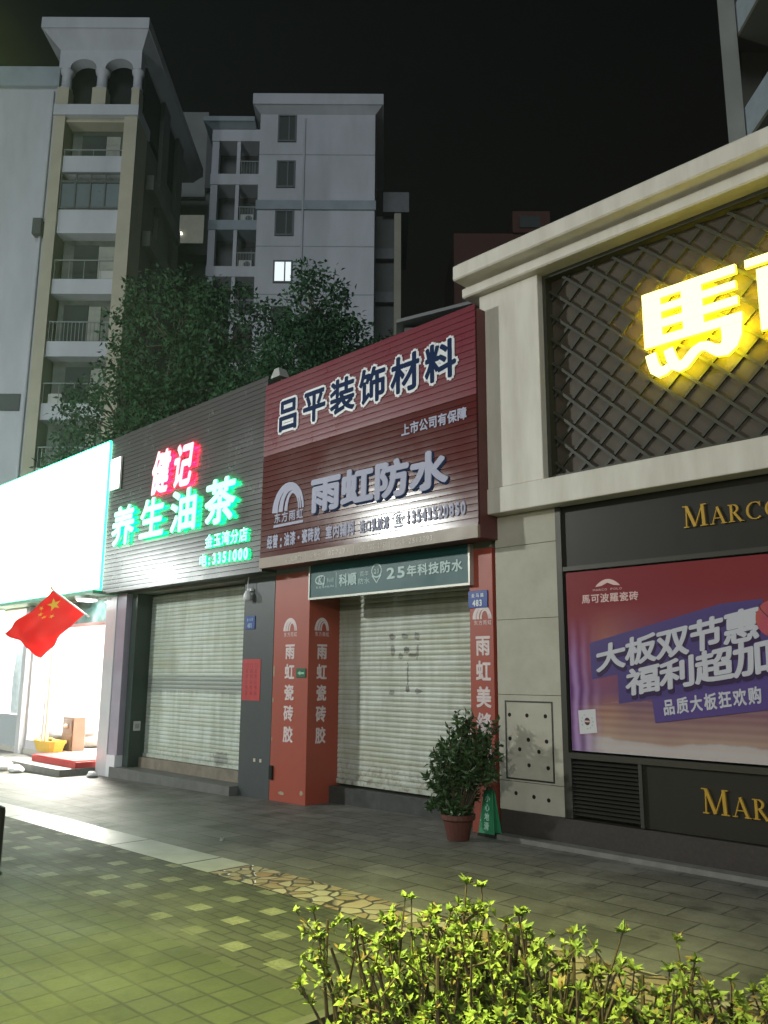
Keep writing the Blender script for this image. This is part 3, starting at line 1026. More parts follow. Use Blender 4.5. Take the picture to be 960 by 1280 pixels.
mb.build('slogan', M_lilac, rs)
sd, mn = MB(), MB()
q = [(-2.84, 4.17), (-0.44, 4.14), (-0.42, 3.69), (-2.82, 3.69)]
letters(sd, '雨虹防水', q, RP, 0.0, 0.003, bold=0.06, fill=0.92, shift=(0.02, -0.02), shear=0.05)
letters(mn, '雨虹防水', q, RP, 0.004, 0.012, bold=0.042, fill=0.96, shear=0.05)
sd.build('title_shadow', M_navy, rs)
mn.build('title', M_lilac, rs)
mb = MB()
arch_logo(mb, -3.62, -2.97, 3.60, 4.17, RP, 0.0, 0.005)
letters(mb, '东方雨虹', rect(-3.62, -2.97, 3.655, 3.80), RP, 0.0, 0.004, bold=0.02, fill=0.85)
mb.prism([(-3.62, 3.60), (-2.98, 3.60), (-2.98, 3.635), (-3.62, 3.635)], RP, 0.0, 0.004)
mb.build('emblem', M_lilac, rs)
mb = MB()
letters(mb, '经营:油漆·瓷砖胶', rect(-3.76, -2.62, 3.315, 3.505), RP, 0.0, 0.004, bold=0.035, fill=0.9)
letters(mb, '室内辅料', rect(-2.52, -1.96, 3.315, 3.49), RP, 0.0, 0.004, bold=0.035, fill=0.9)
letters(mb, '进口乳胶漆', rect(-1.88, -1.36, 3.315, 3.475), RP, 0.0, 0.004, bold=0.03, fill=0.88)
letters(mb, '☎', rect(-1.31, -1.11, 3.325, 3.475), RP, 0.0, 0.004, fill=0.95)
letters(mb, '13543520850', rect(-1.09, -0.18, 3.335, 3.485), RP, 0.0, 0.006, bold=0.045, fill=0.85)
mb.build('contact_line', M_lilac, rs)
BP = front(-0.345)
M_small = mat('small_print_ink', (0.42, 0.36, 0.30), 0.4)
for tx, xa, xb in (('欢迎选购', -3.31, -2.98), ('|', -2.92, -2.87), ('股票代码:002271', -2.80, -2.04), ('|', -1.99, -1.94),
                   ('400-700-2750', -1.90, -1.38), ('|', -1.36, -1.31), ('授权号:2513093', -1.26, -0.66)):
    mb = MB()
    letters(mb, tx, rect(xa, xb, 3.085, 3.18) if tx == '|' else rect(xa, xb, 3.10, 3.165), BP, 0.0, 0.002, fill=0.9)
    mb.build('small_print', M_small, rs)

# ------------------------------------------------------------------ teal sign over the shutter
ts = thing('teal_banner_sign', 'dark teal banner sign with pale frame hung above the beige shutter', 'sign', (-1.77, -0.03, 2.6))
MB().box(-3.14, -0.39, -0.055, -0.002, 2.625, 3.055).build('banner', mat('teal_board', (0.006, 0.075, 0.080), 0.45, vary=0.3, vscale=2), ts)
fr = MB()
fr.box(-3.165, -0.365, -0.068, -0.001, 2.598, 2.6245)
fr.box(-3.165, -3.1405, -0.068, -0.001, 2.625, 3.055)
fr.box(-0.3895, -0.365, -0.068, -0.001, 2.625, 3.055)
fr.build('banner_frame', mat('pale_metal_frame', (0.48, 0.47, 0.42), 0.35, metal=0.3), ts)
TP = front(-0.055)
M_tpale = mat('banner_pale_ink', (0.34, 0.46, 0.44), 0.4)
mb = MB()
letters(mb, '25年科技防水', rect(-1.70, -0.47, 2.765, 2.905), TP, 0.0, 0.003, bold=0.03, fill=0.9)
mb.build('banner_lettering', M_tpale, ts)
mb = MB()
letters(mb, '科顺', rect(-2.56, -2.22, 2.735, 2.90), TP, 0.0, 0.003, bold=0.03, fill=0.95)
letters(mb, '防水', rect(-2.20, -1.98, 2.735, 2.815), TP, 0.0, 0.003, fill=0.95)
letters(mb, '百年', rect(-2.17, -2.0, 2.835, 2.90), TP, 0.0, 0.003, fill=0.9)
letters(mb, '科顺', rect(-2.80, -2.66, 2.80, 2.87), TP, 0.0, 0.003, fill=0.9)
letters(mb, 'KESHUN', rect(-3.02, -2.66, 2.74, 2.77), TP, 0.0, 0.002, fill=0.8)
mb.box(-2.62, -2.612, -0.057, -0.0551, 2.73, 2.93)
stroke2d(mb, [(-2.86 + 0.11 * math.cos(a) - 0.06, 2.85 + 0.055 * math.sin(a)) for a in [math.radians(60 + 15 * k) for k in range(17)]], 0.018, TP, 0.0, 0.003)
letters(mb, 'KJ', rect(-2.96, -2.82, 2.80, 2.90), TP, 0.0, 0.003, bold=0.03, fill=1.0, shear=0.2)
mb.build('banner_emblem', M_tpale, ts)
mb = MB()
stroke2d(mb, [(-1.86 + 0.085 * math.cos(a), 2.885 + 0.08 * math.sin(a)) for a in [math.radians(15 * k) for k in range(25)]], 0.016, TP, 0.0, 0.003)
stroke2d(mb, [(-1.94, 2.83), (-1.86, 2.735), (-1.78, 2.83)], 0.018, TP, 0.0, 0.0035)
letters(mb, '20', rect(-1.91, -1.81, 2.85, 2.91), TP, 0.0, 0.003, bold=0.02, fill=0.9)
mb.build('badge', M_tpale, ts)

# number plates and notices
M_plate = mat('enamel_blue', (0.025, 0.07, 0.30), 0.3, vary=0.3, vscale=10)
p = tag(MB().box(-0.44, -0.17, -0.012, -0.0025, 2.345, 2.535).build('number_plate', M_plate, bevel=0.004), 'blue enamel plate numbered 483 on the red pilaster', 'number plate')
mb = MB()
letters(mb, '483', rect(-0.38, -0.24, 2.365, 2.435), front(-0.012), 0, 0.002, bold=0.04, fill=0.9)
letters(mb, '金马路', rect(-0.40, -0.21, 2.46, 2.505), front(-0.012), 0, 0.002, bold=0.02, fill=0.7)
mb.build('plate_lettering', M_wink, p)
p = tag(MB().box(-4.66, -4.43, -0.012, -0.0005, 2.26, 2.45).build('number_plate', M_plate, bevel=0.004), 'small blue number plate on the grey pillar above the red notice', 'number plate')
mb = MB()
letters(mb, '481', rect(-4.61, -4.48, 2.28, 2.35), front(-0.012), 0, 0.002, bold=0.04, fill=0.9)
letters(mb, '金马路', rect(-4.63, -4.46, 2.375, 2.42), front(-0.012), 0, 0.002, bold=0.02, fill=0.7)
mb.build('plate_lettering', mat('plate_dull_white', (0.3, 0.4, 0.5), 0.4), p)
p = tag(MB().box(-3.45, -3.25, -0.012, -0.0025, 1.575, 1.70).build('exit_plate', mat('green_plate', (0.012, 0.09, 0.04), 0.4), bevel=0.003), 'small dark green plate on the red pillar front', 'plate')
mb = MB()
mb.prism([(-3.42, 1.635), (-3.36, 1.665), (-3.36, 1.648), (-3.28, 1.648), (-3.28, 1.622), (-3.36, 1.622), (-3.36, 1.605)], front(-0.012), 0, 0.002)
mb.build('plate_arrow', mat('plate_green_white', (0.25, 0.5, 0.35), 0.4), p)
p = tag(MB().box(-4.69, -4.26, -0.006, -0.0005, 1.25, 1.83).build('red_notice', mat('red_paper', (0.42, 0.025, 0.03), 0.5, vary=0.3, vscale=8)), 'red paper notice pasted on the dark grey pillar', 'notice')
mb = MB()
for k in range(3):
    mb = MB()
    letters(mb, '门店转让电话', rect(-4.62 + k * 0.11, -4.55 + k * 0.11, 1.32, 1.78), front(-0.006), 0, 0.0012, fill=0.85, vertical=True)
    mb.build('notice_lettering', mat('notice_ink', (0.2, 0.015, 0.02), 0.6), p)

# ------------------------------------------------------------------ left: the dark shop
M_grey = mat('dark_grey_cladding', (0.055, 0.062, 0.066), 0.4, vary=0.5, vscale=2.5, tint=(0.035, 0.038, 0.042), bump=0.05)
M_dgreen = mat('dark_green_cladding', (0.022, 0.035, 0.032), 0.35, vary=0.4, vscale=3)
ds = thing('tea_shop', 'shuttered shop with dark grey pillars and pale dirty roller shutter', 'building', (-6.2, 0, -0.1))
MB().box(-8.3, -3.985, 0.50, 4.0, -0.2, 5.4).build('wall', M_mwall, ds)
MB().box(-8.3, -3.985, 0.0, 0.499, 3.0, 5.4).build('lintel', M_mwall, ds)
wl_ = MB().box(-4.72, -3.985, 0.0, 0.499, -0.15, 2.999).build('grey_pillar', M_grey, ds, bevel=0.006)
MB().box(-8.12, -7.93, 0.0, 0.499, 0.065, 2.999).build('dark_pillar', M_dgreen, ds, bevel=0.006)
rm = MB()
roller(rm, -7.929, -4.721, 0.30, 0.29, 3.0, 0.064)
rm.build('roller_shutter', shutter_mat('pale_shutter', (0.47, 0.52, 0.47), (1.45, 1.72), [(0.6, 0.45, 0.25, 0.12, 0.5)]), ds)
MB().box(-8.3, -4.721, -0.14, 0.199, -0.18, 0.06).build('doorstep', mat('step_stone', (0.13, 0.13, 0.12), 0.6, vary=0.6, vscale=5, bump=0.1), ds)
MB().box(-7.929, -4.721, 0.20, 0.498, -0.1, 0.225).build('threshold', mat('threshold_stone', (0.2, 0.17, 0.13), 0.6, vary=0.7, vscale=5, tint=(0.08, 0.06, 0.045)), ds)
tg = MB()
for px in (-4.36, -4.22):
    tg.box(px, px + 0.045, -0.004, -0.0005, 0.42, 0.465)
tg.build('sticker', mat('sticker_cream', (0.5, 0.45, 0.35), 0.5), ds)
so = MB().box(-7.9295, -7.905, 0.06, 0.19, 0.66, 0.82).build('socket_box', mat('socket_plastic', (0.42, 0.42, 0.40), 0.4), ds, bevel=0.008)
MB().box(-7.9045, -7.90, 0.085, 0.165, 0.70, 0.78).build('socket_cover', mat('socket_grey', (0.25, 0.25, 0.25), 0.4), so)

# the green lit sign
gs = thing('green_lit_sign', 'charcoal ribbed signboard with glowing green and red characters', 'sign', (-6.35, -0.2, 3.03))
MB().box(-8.76, -3.97, -0.26, 0.0, 3.04, 5.88).build('sign_case', mat('sign_case_dark', (0.04, 0.045, 0.045), 0.5), gs)
lapped(-8.76, -3.94, -0.272, 3.03, 5.92, 0.077, 0.009).build('ribbed_board', mat('charcoal_board', (0.075, 0.066, 0.068), 0.24, vary=0.3, vscale=1.4, tint=(0.05, 0.05, 0.052), coat=0.15), gs)
GP = front(-0.2825)
M_gf = mat('lit_green_face', (0.6, 0.9, 0.8), 0.4, emit=(0.24, 1.0, 0.55), estr=0.72)
M_gs = mat('lit_green_side', (0.1, 0.8, 0.4), 0.4, emit=(0.0, 1.0, 0.36), estr=1.3)
M_rf = mat('lit_red_face', (0.9, 0.6, 0.65), 0.4, emit=(1.0, 0.42, 0.50), estr=0.85)
M_rs = mat('lit_red_side', (0.9, 0.05, 0.1), 0.4, emit=(1.0, 0.015, 0.07), estr=1.6)
M_gb = mat('lit_green_back', (0.1, 0.8, 0.4), 0.4, emit=(0.0, 1.0, 0.33), estr=18)
M_rb = mat('lit_red_back', (0.9, 0.05, 0.1), 0.4, emit=(1.0, 0.01, 0.06), estr=40)
for i, ch in enumerate('养生油茶'):
    xa = [-8.45, -7.45, -6.46, -5.44][i]
    mb = MB()
    letters(mb, ch, rect(xa, xa + 0.93, 3.83, 4.54), GP, 0.045, 0.062, bold=0.032, fill=0.86, smi=1, bmi=2, shear=0.03)
    mb.build('green_character', [M_gf, M_gs, M_gb], gs)
for i, ch in enumerate('健记'):
    mb = MB()
    letters(mb, ch, rect(-7.13 + 0.70 * i, -6.43 + 0.70 * i, 4.57, 5.32), GP, 0.045, 0.062, bold=0.04, fill=0.80, smi=1, bmi=2, shear=0.2)
    mb.build('red_character', [M_rf, M_rs, M_rb], gs)
mb = MB()
letters(mb, '金玉湾分店', rect(-5.37, -4.25, 3.495, 3.705), GP, 0.02, 0.035, bold=0.03, fill=0.9, smi=1, bmi=2)
mb.build('branch_lettering', [M_gf, M_gs, M_gb], gs)
mb = MB()
letters(mb, '电', rect(-5.52, -5.28, 3.225, 3.41), GP, 0.02, 0.035, bold=0.04, fill=0.9, smi=1, bmi=2)
letters(mb, ':3351000', rect(-5.29, -4.22, 3.235, 3.40), GP, 0.02, 0.035, bold=0.05, fill=0.82, smi=1, bmi=2)
mb.build('telephone_lettering', [M_gf, M_gs, M_gb], gs)

lbx = thing('small_light_box', 'small upright white light box fixed beside the red glowing characters', 'light box', (-8.45, -0.3, 4.9))
MB().box(-8.64, -8.26, -0.33, -0.297, 4.90, 5.50).build('box_case', mat('white_plastic', (0.7, 0.7, 0.7), 0.4), lbx)
MB().box(-8.625, -8.275, -0.337, -0.3305, 4.915, 5.485).build('lit_face', mat('small_box_lit', (0.9, 0.85, 0.9), 0.4, emit=(1.0, 0.95, 1.0), estr=2.6), lbx)

scm = thing('security_camera', 'white security camera hanging on a cable at the corner of the dark pillar', 'camera', (-4.55, -0.05, 2.75))
MB().tube([(-4.55, -0.06, 3.02), (-4.56, -0.065, 2.9), (-4.55, -0.06, 2.80)], 0.008, 6).build('cable', mat('white_plastic', (0, 0, 0)), scm)
MB().lathe((-4.55, -0.075, 2.66), [(0.01, 0.0), (0.045, 0.01), (0.06, 0.04), (0.055, 0.1), (0.03, 0.15), (0.012, 0.16)], 14).build('housing', mat('white_plastic', (0, 0, 0)), scm, smooth=True)
MB().box(-4.60, -4.50, -0.05, -0.001, 2.81, 2.85).build('bracket', mat('white_plastic', (0, 0, 0)), scm)

# ------------------------------------------------------------------ far left: the lit shop
M_lwall = mat('white_shop_wall', (0.72, 0.68, 0.62), 0.6, vary=0.15)
M_alu = mat('white_aluminium', (0.60, 0.60, 0.62), 0.35, metal=0.2, vary=0.15)
ls = thing('lit_shop', 'brightly lit open shop under the big white light box', 'building', (-11.6, 0, -0.1))
fl_ = 0.10
rmx0, rmx1 = -15.2, -8.32
w_ = MB()
w_.box(rmx0, rmx1, 3.6, 3.75, -0.2, 5.4)
w_.box(rmx0 - 0.15, rmx0, 0.0, 3.75, -0.2, 5.4)
w_.box(rmx1 - 0.16, rmx1 - 0.001, 0.02, 3.599, -0.2, 5.4)
w_.build('wall', M_lwall, ls)
MB().box(rmx0, rmx1 - 0.161, 0.3, 3.599, 3.0, 3.12).build('ceiling', M_lwall, ls)
MB().box(rmx0, rmx1 - 0.161, -0.001, 3.599, -0.2, fl_).build('floor', mat('shop_floor_tile', (0.5, 0.47, 0.42), 0.25, vary=0.2), ls)
MB().box(rmx0 - 0.15, rmx1, 0.0, 0.299, 3.0, 5.4).build('lintel', M_lwall, ls)
MB().box(rmx0, -8.86, -0.75, -0.002, -0.2, 0.0).build('doorstep', mat('step_stone', (0, 0, 0)), ls)
MB().box(-8.46, -8.14, -0.10, 0.0185, 0.25, 3.0).build('corner_panel', mat('mauve_panel', (0.30, 0.27, 0.33), 0.4, vary=0.2), ls)
MB().box(-8.44, -8.14, -0.13, 0.0185, -0.2, 0.248).build('corner_base', mat('white_tile', (0.65, 0.65, 0.68), 0.35), ls)
MB().box(-8.85, -8.461, -0.12, 0.0185, -0.19, 3.0).build('door_jamb', M_alu, ls, bevel=0.01)
MB().box(-12.55, -12.35, -0.1, 0.05, -0.1, 3.0).build('door_jamb', M_alu, ls, bevel=0.01)
dp = MB()
dp.box(-12.34, -12.28, 0.03, 0.08, fl_, 2.5)
dp.box(-11.56, -11.50, 0.03, 0.08, fl_, 2.5)
dp.box(-12.279, -11.561, 0.03, 0.08, 2.42, 2.5)
dp.box(-12.279, -11.561, 0.03, 0.08, fl_, 0.28)
dr = dp.build('sliding_door', M_alu, ls)
M_glass = mat('door_glass', (0.75, 0.8, 0.8), 0.05)
nodes_of(M_glass)[2].inputs['Alpha'].default_value = 0.35
MB().box(-12.279, -11.561, 0.05, 0.058, 0.281, 2.419).build('glass_pane', M_glass, dr)
MB().box(-11.44, -11.38, 0.04, 0.1, fl_, 2.5).build('door_post', mat('timber_post', (0.5, 0.36, 0.22), 0.5), ls)
MB().box(-12.34, -8.87, -0.06, 0.05, 2.50, 2.56).build('door_head', mat('rose_trim', (0.6, 0.35, 0.33), 0.5), ls)
# transom glazing with dark green posters
tr = MB()
tr.box(-12.34, -8.87, 0.06, 0.08, 2.561, 2.999)
tr.build('transom', mat('transom_glass', (0.10, 0.20, 0.18), 0.15, vary=0.8, vscale=2.2, tint=(0.5, 0.6, 0.58)), ls)
# window at the very left with a blue garment behind it
wn_l = MB()
wn_l.box(-14.2, -12.56, 0.03, 0.09, fl_, 0.75)
wn_l.build('window_apron', mat('grey_apron', (0.35, 0.38, 0.40), 0.5), ls)
MB().box(-14.2, -12.56, 0.05, 0.058, 0.751, 2.5).build('window', M_glass, ls)
cg = tag(MB().prism([(-13.75, 0.75), (-13.0, 0.75), (-13.1, 1.6), (-13.22, 2.15), (-13.45, 2.3), (-13.68, 2.1), (-13.78, 1.5)], front(0), -0.35, -0.2).build('hanging_garment', mat('blue_cloth', (0.12, 0.18, 0.24), 0.8, vary=0.8, vscale=7, tint=(0.4, 0.5, 0.55)), bevel=0.04), 'blue grey garment hanging behind the window at the far left', 'garment')
# lamps inside: bright ceiling panels
M_tube = mat('lamp_panel', (0.9, 0.9, 0.9), 0.4, emit=(1.0, 0.95, 0.86), estr=110)
for k, (x0, x1) in enumerate(((-14.3, -12.4), (-11.6, -9.3))):
    for y0 in (0.7, 2.2):
        pass
cl1 = tag(MB().box(-14.3, -12.4, 1.0, 1.9, 2.94, 2.998).build('ceiling_light', M_tube), 'bright panel lamp on the ceiling over the left end of the lit shop', 'lamp')
cl2 = tag(MB().box(-11.6, -9.3, 0.7, 1.9, 2.94, 2.998).build('ceiling_light', M_tube), 'bright panel lamp on the ceiling just inside the open doorway', 'lamp')
# shelving of pale goods
shf = thing('display_shelf', 'white shelf of pale goods along the back wall of the lit shop', 'shelf', (-11.2, 3.3, fl_))
MB().box(-13.6, -8.8, 3.2, 3.59, fl_, 0.55).build('cabinet', M_lwall, shf)
for z in (1.0, 1.5, 2.0):
    MB().box(-13.6, -8.8, 3.3, 3.59, z, z + 0.03).build('shelf_board', mat('warm_board', (0.75, 0.62, 0.42), 0.5), shf)
    gb = MB()
    x = -13.5
    while x < -8.95:
        wd = RND.uniform(0.12, 0.28)
        gb.box(x, x + wd, 3.34, 3.55, z + 0.031, z + 0.031 + RND.uniform(0.16, 0.36))
        x += wd + 0.03
    gb.build('boxed_goods', mat('pale_boxes', (0.8, 0.72, 0.55), 0.5, vary=0.6, vscale=3, tint=(0.8, 0.4, 0.2)), shf)

# light box sign above
bxs = thing('light_box_sign', 'huge overexposed white light box with glowing green rim at far left', 'light box', (-11.8, -0.15, 3.1))
MB().box(-14.9, -8.80, -0.30, -0.001, 3.10, 5.90).build('box_case', mat('green_rim', (0.1, 0.5, 0.3), 0.4, emit=(0.02, 1.0, 0.42), estr=5), bxs)  # beyond the rim the whole case glows, added to tint the trees green
MB().box(-14.86, -8.84, -0.325, -0.3005, 3.14, 5.86).build('lit_face', mat('big_box_lit', (0.9, 1, 0.95), 0.4, emit=(0.55, 1.0, 0.68), estr=11.5), bxs)
MB().box(-14.9, -8.80, -0.42, -0.001, 3.03, 3.098).build('soffit', mat('green_rim_trim', (0.16, 0.36, 0.26), 0.4), bxs)
M_can = mat('downlight_lit', (0.9, 0.9, 0.9), 0.4, emit=(0.95, 1.0, 0.98), estr=25)
for k, (x, lab) in enumerate(((-9.45, 'round downlight under the soffit by the right door jamb'), (-14.0, 'round downlight under the soffit at the far left edge'))):
    d_ = thing('downlight', lab, 'lamp', (x, -0.22, 3.0))
    MB().lathe((x, -0.22, 2.965), [(0.20, 0.0), (0.21, 0.02), (0.21, 0.064)], 20).build('lamp_rim', mat('white_plastic', (0, 0, 0)), d_)
    MB().lathe((x, -0.22, 2.945), [(0.16, 0.0), (0.18, 0.019)], 20).build('lamp_lens', M_can, d_)

# flag on its slanting pole
fg = thing('flag', 'red flag with yellow stars hung from a slanting pole over the lit doorway', 'flag', (-9.0, -0.3, 2.7))
pa, pb_ = Vector((-9.50, -0.13, 2.66)), Vector((-9.33, -0.95, 3.11))
MB().tube([pa, pb_], 0.016, 8).build('pole', mat('white_plastic', (0, 0, 0)), fg, smooth=True)
MB().lathe((pb_.x, pb_.y, pb_.z - 0.02), [(0.005, 0), (0.028, 0.02), (0.028, 0.045), (0.004, 0.07)], 10).build('finial', mat('finial_gold', (0.6, 0.45, 0.1), 0.3, metal=0.6), fg, smooth=True)
h1 = pa + (pb_ - pa) * 0.97
h0 = pa + (pb_ - pa) * 0.12
# the cloth hangs from the pole and trails away to the left and down
fly = Vector((-0.56, -0.57, -0.76))
NU, NV = 34, 26


def cloth(u, v):
    p = h1 + (h0 - h1) * v + fly * u
    p.z -= 0.06 * math.sin(u * 2.6) * (1 - 0.5 * v) + 0.05 * u * u * v
    p.y += (0.05 * math.sin(u * 7 + v * 2.0) + 0.022 * math.sin(u * 17 + v * 9)) * (0.25 + u)
    p.x += (0.03 * math.sin(u * 5 + v * 4) + 0.018 * math.sin(u * 15 - v * 6)) * u
    p.z += 0.012 * math.sin(v * 16 + u * 3) * (0.3 + u)
    return p


mb = MB()
mb.add([tuple(cloth(i / NU, j / NV)) for i in range(NU + 1) for j in range(NV + 1)],
       [(i * (NV + 1) + j, (i + 1) * (NV + 1) + j, (i + 1) * (NV + 1) + j + 1, i * (NV + 1) + j + 1) for i in range(NU) for j in range(NV)])
M_flag = mat('red_flag_cloth', (0.62, 0.025, 0.03), 0.7)
n, l, b = nodes_of(M_flag)
tl = n.new('ShaderNodeBsdfTranslucent')
tl.inputs[0].default_value = (0.75, 0.04, 0.05, 1)
mxs = n.new('ShaderNodeMixShader')
mxs.inputs[0].default_value = 0.5
l.new(b.outputs[0], mxs.inputs[1])
l.new(tl.outputs[0], mxs.inputs[2])
l.new(mxs.outputs[0], n['Material Output'].inputs[0])
cl_ = mb.build('cloth', M_flag, fg, smooth=True)
sm = cl_.modifiers.new('thickness', 'SOLIDIFY')
sm.thickness = 0.004
st_ = MB()


def star(u, v, r, rot):
    pts = []
    for k in range(10):
        a = rot + math.pi * k / 5
        q = r if k % 2 == 0 else r * 0.4
        pts.append((u + q * math.cos(a) * 0.75, v + q * math.sin(a)))
    for sgn in (1, -1):
        nv = Vector((0, 0, 0))
        vs = []
        for a, b2 in [(u, v)] + pts:
            e = 0.01
            nn = (cloth(a + e, b2) - cloth(a - e, b2)).cross(cloth(a, b2 + e) - cloth(a, b2 - e)).normalized()
            vs.append(tuple(cloth(a, b2) + nn * 0.007 * sgn))
        st_.add(vs, [(0, 1 + k, 1 + (k + 1) % 10) for k in range(10)])


star(0.17, 0.26, 0.155, 0.3)
for u, v, ro in ((0.33, 0.10, 0.8), (0.40, 0.20, 0.2), (0.40, 0.35, 0.5), (0.33, 0.46, 1.0)):
    star(u, v, 0.055, ro)
st_.build('stars', mat('yellow_star', (0.8, 0.6, 0.06), 0.6), fg)

# goods in the doorway
bs = thing('wicker_basket', 'yellow basket on the floor by the doorway of the lit shop', 'basket', (-11.35, 0.12, fl_))
bm_b = MB()
NB = 22
v, f = [], []
for i, (sx, sy, z) in enumerate(((0.30, 0.15, 0.0), (0.34, 0.17, 0.10), (0.38, 0.2, 0.21), (0.365, 0.185, 0.21), (0.29, 0.14, 0.03))):
    for k in range(NB):
        a = 6.28318 * k / NB
        rr_ = 1 + (0.015 if k % 2 else -0.015)
        v.append((-11.35 + sx * 1.25 * rr_ * math.copysign(abs(math.cos(a)) ** 0.55, math.cos(a)), 0.12 + sy * rr_ * math.copysign(abs(math.sin(a)) ** 0.55, math.sin(a)), fl_ + 0.002 + z))
for i in range(4):
    for k in range(NB):
        f.append((i * NB + k, i * NB + (k + 1) % NB, (i + 1) * NB + (k + 1) % NB, (i + 1) * NB + k))
f.append(tuple(range(NB))[::-1])
f.append(tuple(4 * NB + k for k in range(NB)))
bm_b.add(v, f)
bm_b.build('basket_body', mat('yellow_plastic', (0.70, 0.45, 0.06), 0.45, vary=0.4, vscale=14, tint=(0.55, 0.3, 0.05)), bs)
hn = MB().tube([(-11.65, 0.12, fl_ + 0.21), (-11.45, 0.12, fl_ + 0.25), (-11.25, 0.12, fl_ + 0.25), (-11.05, 0.12, fl_ + 0.21)], 0.015, 6)
hn.build('handle', mat('yellow_plastic', (0, 0, 0)), bs)
cabn = thing('drawer_cabinet', 'small brown two drawer cabinet just inside the lit doorway', 'cabinet', (-11.2, 0.55, fl_))
MB().box(-11.45, -10.95, 0.40, 0.66, fl_ + 0.002, 0.76).build('carcass', mat('brown_wood', (0.10, 0.055, 0.035), 0.4, vary=0.4, vscale=6), cabn, bevel=0.01)
for z in (0.14, 0.45):
    dwr = MB().box(-11.41, -10.99, 0.385, 0.3995, z, z + 0.26).build('drawer', mat('brown_wood', (0, 0, 0)), cabn, bevel=0.006)
    MB().lathe((-11.2, 0.37, z + 0.09), [(0.01, 0), (0.05, 0.02), (0.05, 0.06), (0.01, 0.08)], 12).build('knob', mat('cream_knob', (0.7, 0.55, 0.5), 0.3), dwr)
mtt = tag(MB().box(-10.7, -8.95, -0.45, 0.25, fl_ + 0.002, fl_ + 0.02).build('door_mat', mat('red_mat', (0.5, 0.03, 0.03), 0.9, bump=0.4, bscale=200), bevel=0.006), 'red mat lying across the doorway of the lit shop', 'mat')
mtt.data.transform(Matrix.Translation((0, 0, 0)))
MB().box(-10.75, -8.9, -0.46, -0.0022, 0.001, fl_).build('upper_step', mat('step_red', (0.42, 0.03, 0.03), 0.6, vary=0.3), ls)


def bag(cx, cy, z, r, seed):
    q = random.Random(seed)
    mb = MB()
    n1, n2 = 9, 14
    v, f = [], []
    for i in range(n1):
        t = i / (n1 - 1)
        rad = r * (0.75 + 0.45 * math.sin(math.pi * min(1, t * 1.15 + 0.1))) * (1 - 0.75 * max(0, t - 0.75) * 4 * 0.9)
        for k in range(n2):
            a = 6.28318 * k / n2
            rr_ = max(0.02, rad * q.uniform(0.86, 1.12))
            v.append((cx + rr_ * math.cos(a), cy + rr_ * math.sin(a) * 0.9, z + 1.1 * r * t + q.uniform(-0.02, 0.02) * (0 < i < n1 - 1)))
    for i in range(n1 - 1):
        for k in range(n2):
            f.append((i * n2 + k, i * n2 + (k + 1) % n2, (i + 1) * n2 + (k + 1) % n2, (i + 1) * n2 + k))
    f.append(tuple(range(n2))[::-1])
    f.append(tuple((n1 - 1) * n2 + k for k in range(n2)))
    mb.add(v, f)
    return mb


M_bag = mat('white_plastic_bag', (0.62, 0.62, 0.62), 0.35, vary=0.2)
M_bagd = mat('dark_bag', (0.05, 0.045, 0.045), 0.4)
for args, lab, m_ in (((-10.78, -1.05, gz(-10.78), 0.22, 1), 'big white plastic bag on the pavement at the left edge', M_bag),
                      ((-10.2, -0.95, gz(-10.2), 0.13, 2), 'smaller white plastic bag on the pavement beside the big one', M_bag),
                      ((-8.45, -0.35, gz(-8.4), 0.09, 3), 'small white plastic bag on the pavement by the white tile base', M_bag),
                      ((-12.0, 0.65, fl_ + 0.002, 0.45, 4), 'dark bag slumped behind the yellow basket', M_bagd),
                      ((-11.9, 1.35, fl_ + 0.002, 0.62, 5), 'white heap of wrapped goods behind the brown cabinet', M_bag)):
    tag(bag(*args).build('plastic_bag' if m_ is M_bag else 'dark_bag', m_, smooth=True), lab, 'bag')
tag(bag(-0.9 - 1.0, -2.15, gz(-1.9), 0.018, 9).build('litter_scrap', M_bag, smooth=True), 'tiny white scrap of litter lying on the slab pavement', 'litter')

# bollard at the left edge of the view
bo = tag(MB().lathe((-1.97, -4.33, gz(-1.97)), [(0.06, 0.0), (0.06, 0.02), (0.045, 0.03), (0.045, 0.5), (0.04, 0.53), (0.01, 0.545)], 16).build('bollard', mat('black_paint', (0.015, 0.015, 0.015), 0.4), smooth=False), 'short black post at the left edge of the brick pavement', 'bollard')

# ------------------------------------------------------------------ plants
def leaf_mat(name, c, c2, rough=0.5, nsc=2.2, nwt=0.3, old=None):
    m = mat(name, c, rough)
    n, l, b = nodes_of(m)
    g = n.new('ShaderNodeNewGeometry')
    t = n.new('ShaderNodeTexCoord')
    nz = noise_node(n, l, t.outputs['Object'], nsc, 3)
    f = math_node(n, l, 'ADD', math_node(n, l, 'MULTIPLY', g.outputs['Random Per Island'], 1 - nwt), math_node(n, l, 'MULTIPLY', ramp_node(n, l, nz, [(0.3, (0, 0, 0)), (0.7, (1, 1, 1))]), nwt))
    l.new(mix_node(n, l, f, c, c2) if not old else mix_node(n, l, ramp_node(n, l, g.outputs['Random Per Island'], [(0.90, (0, 0, 0)), (0.93, (1, 1, 1))]), mix_node(n, l, f, c, c2), old), b.inputs['Base Color'])
    return m


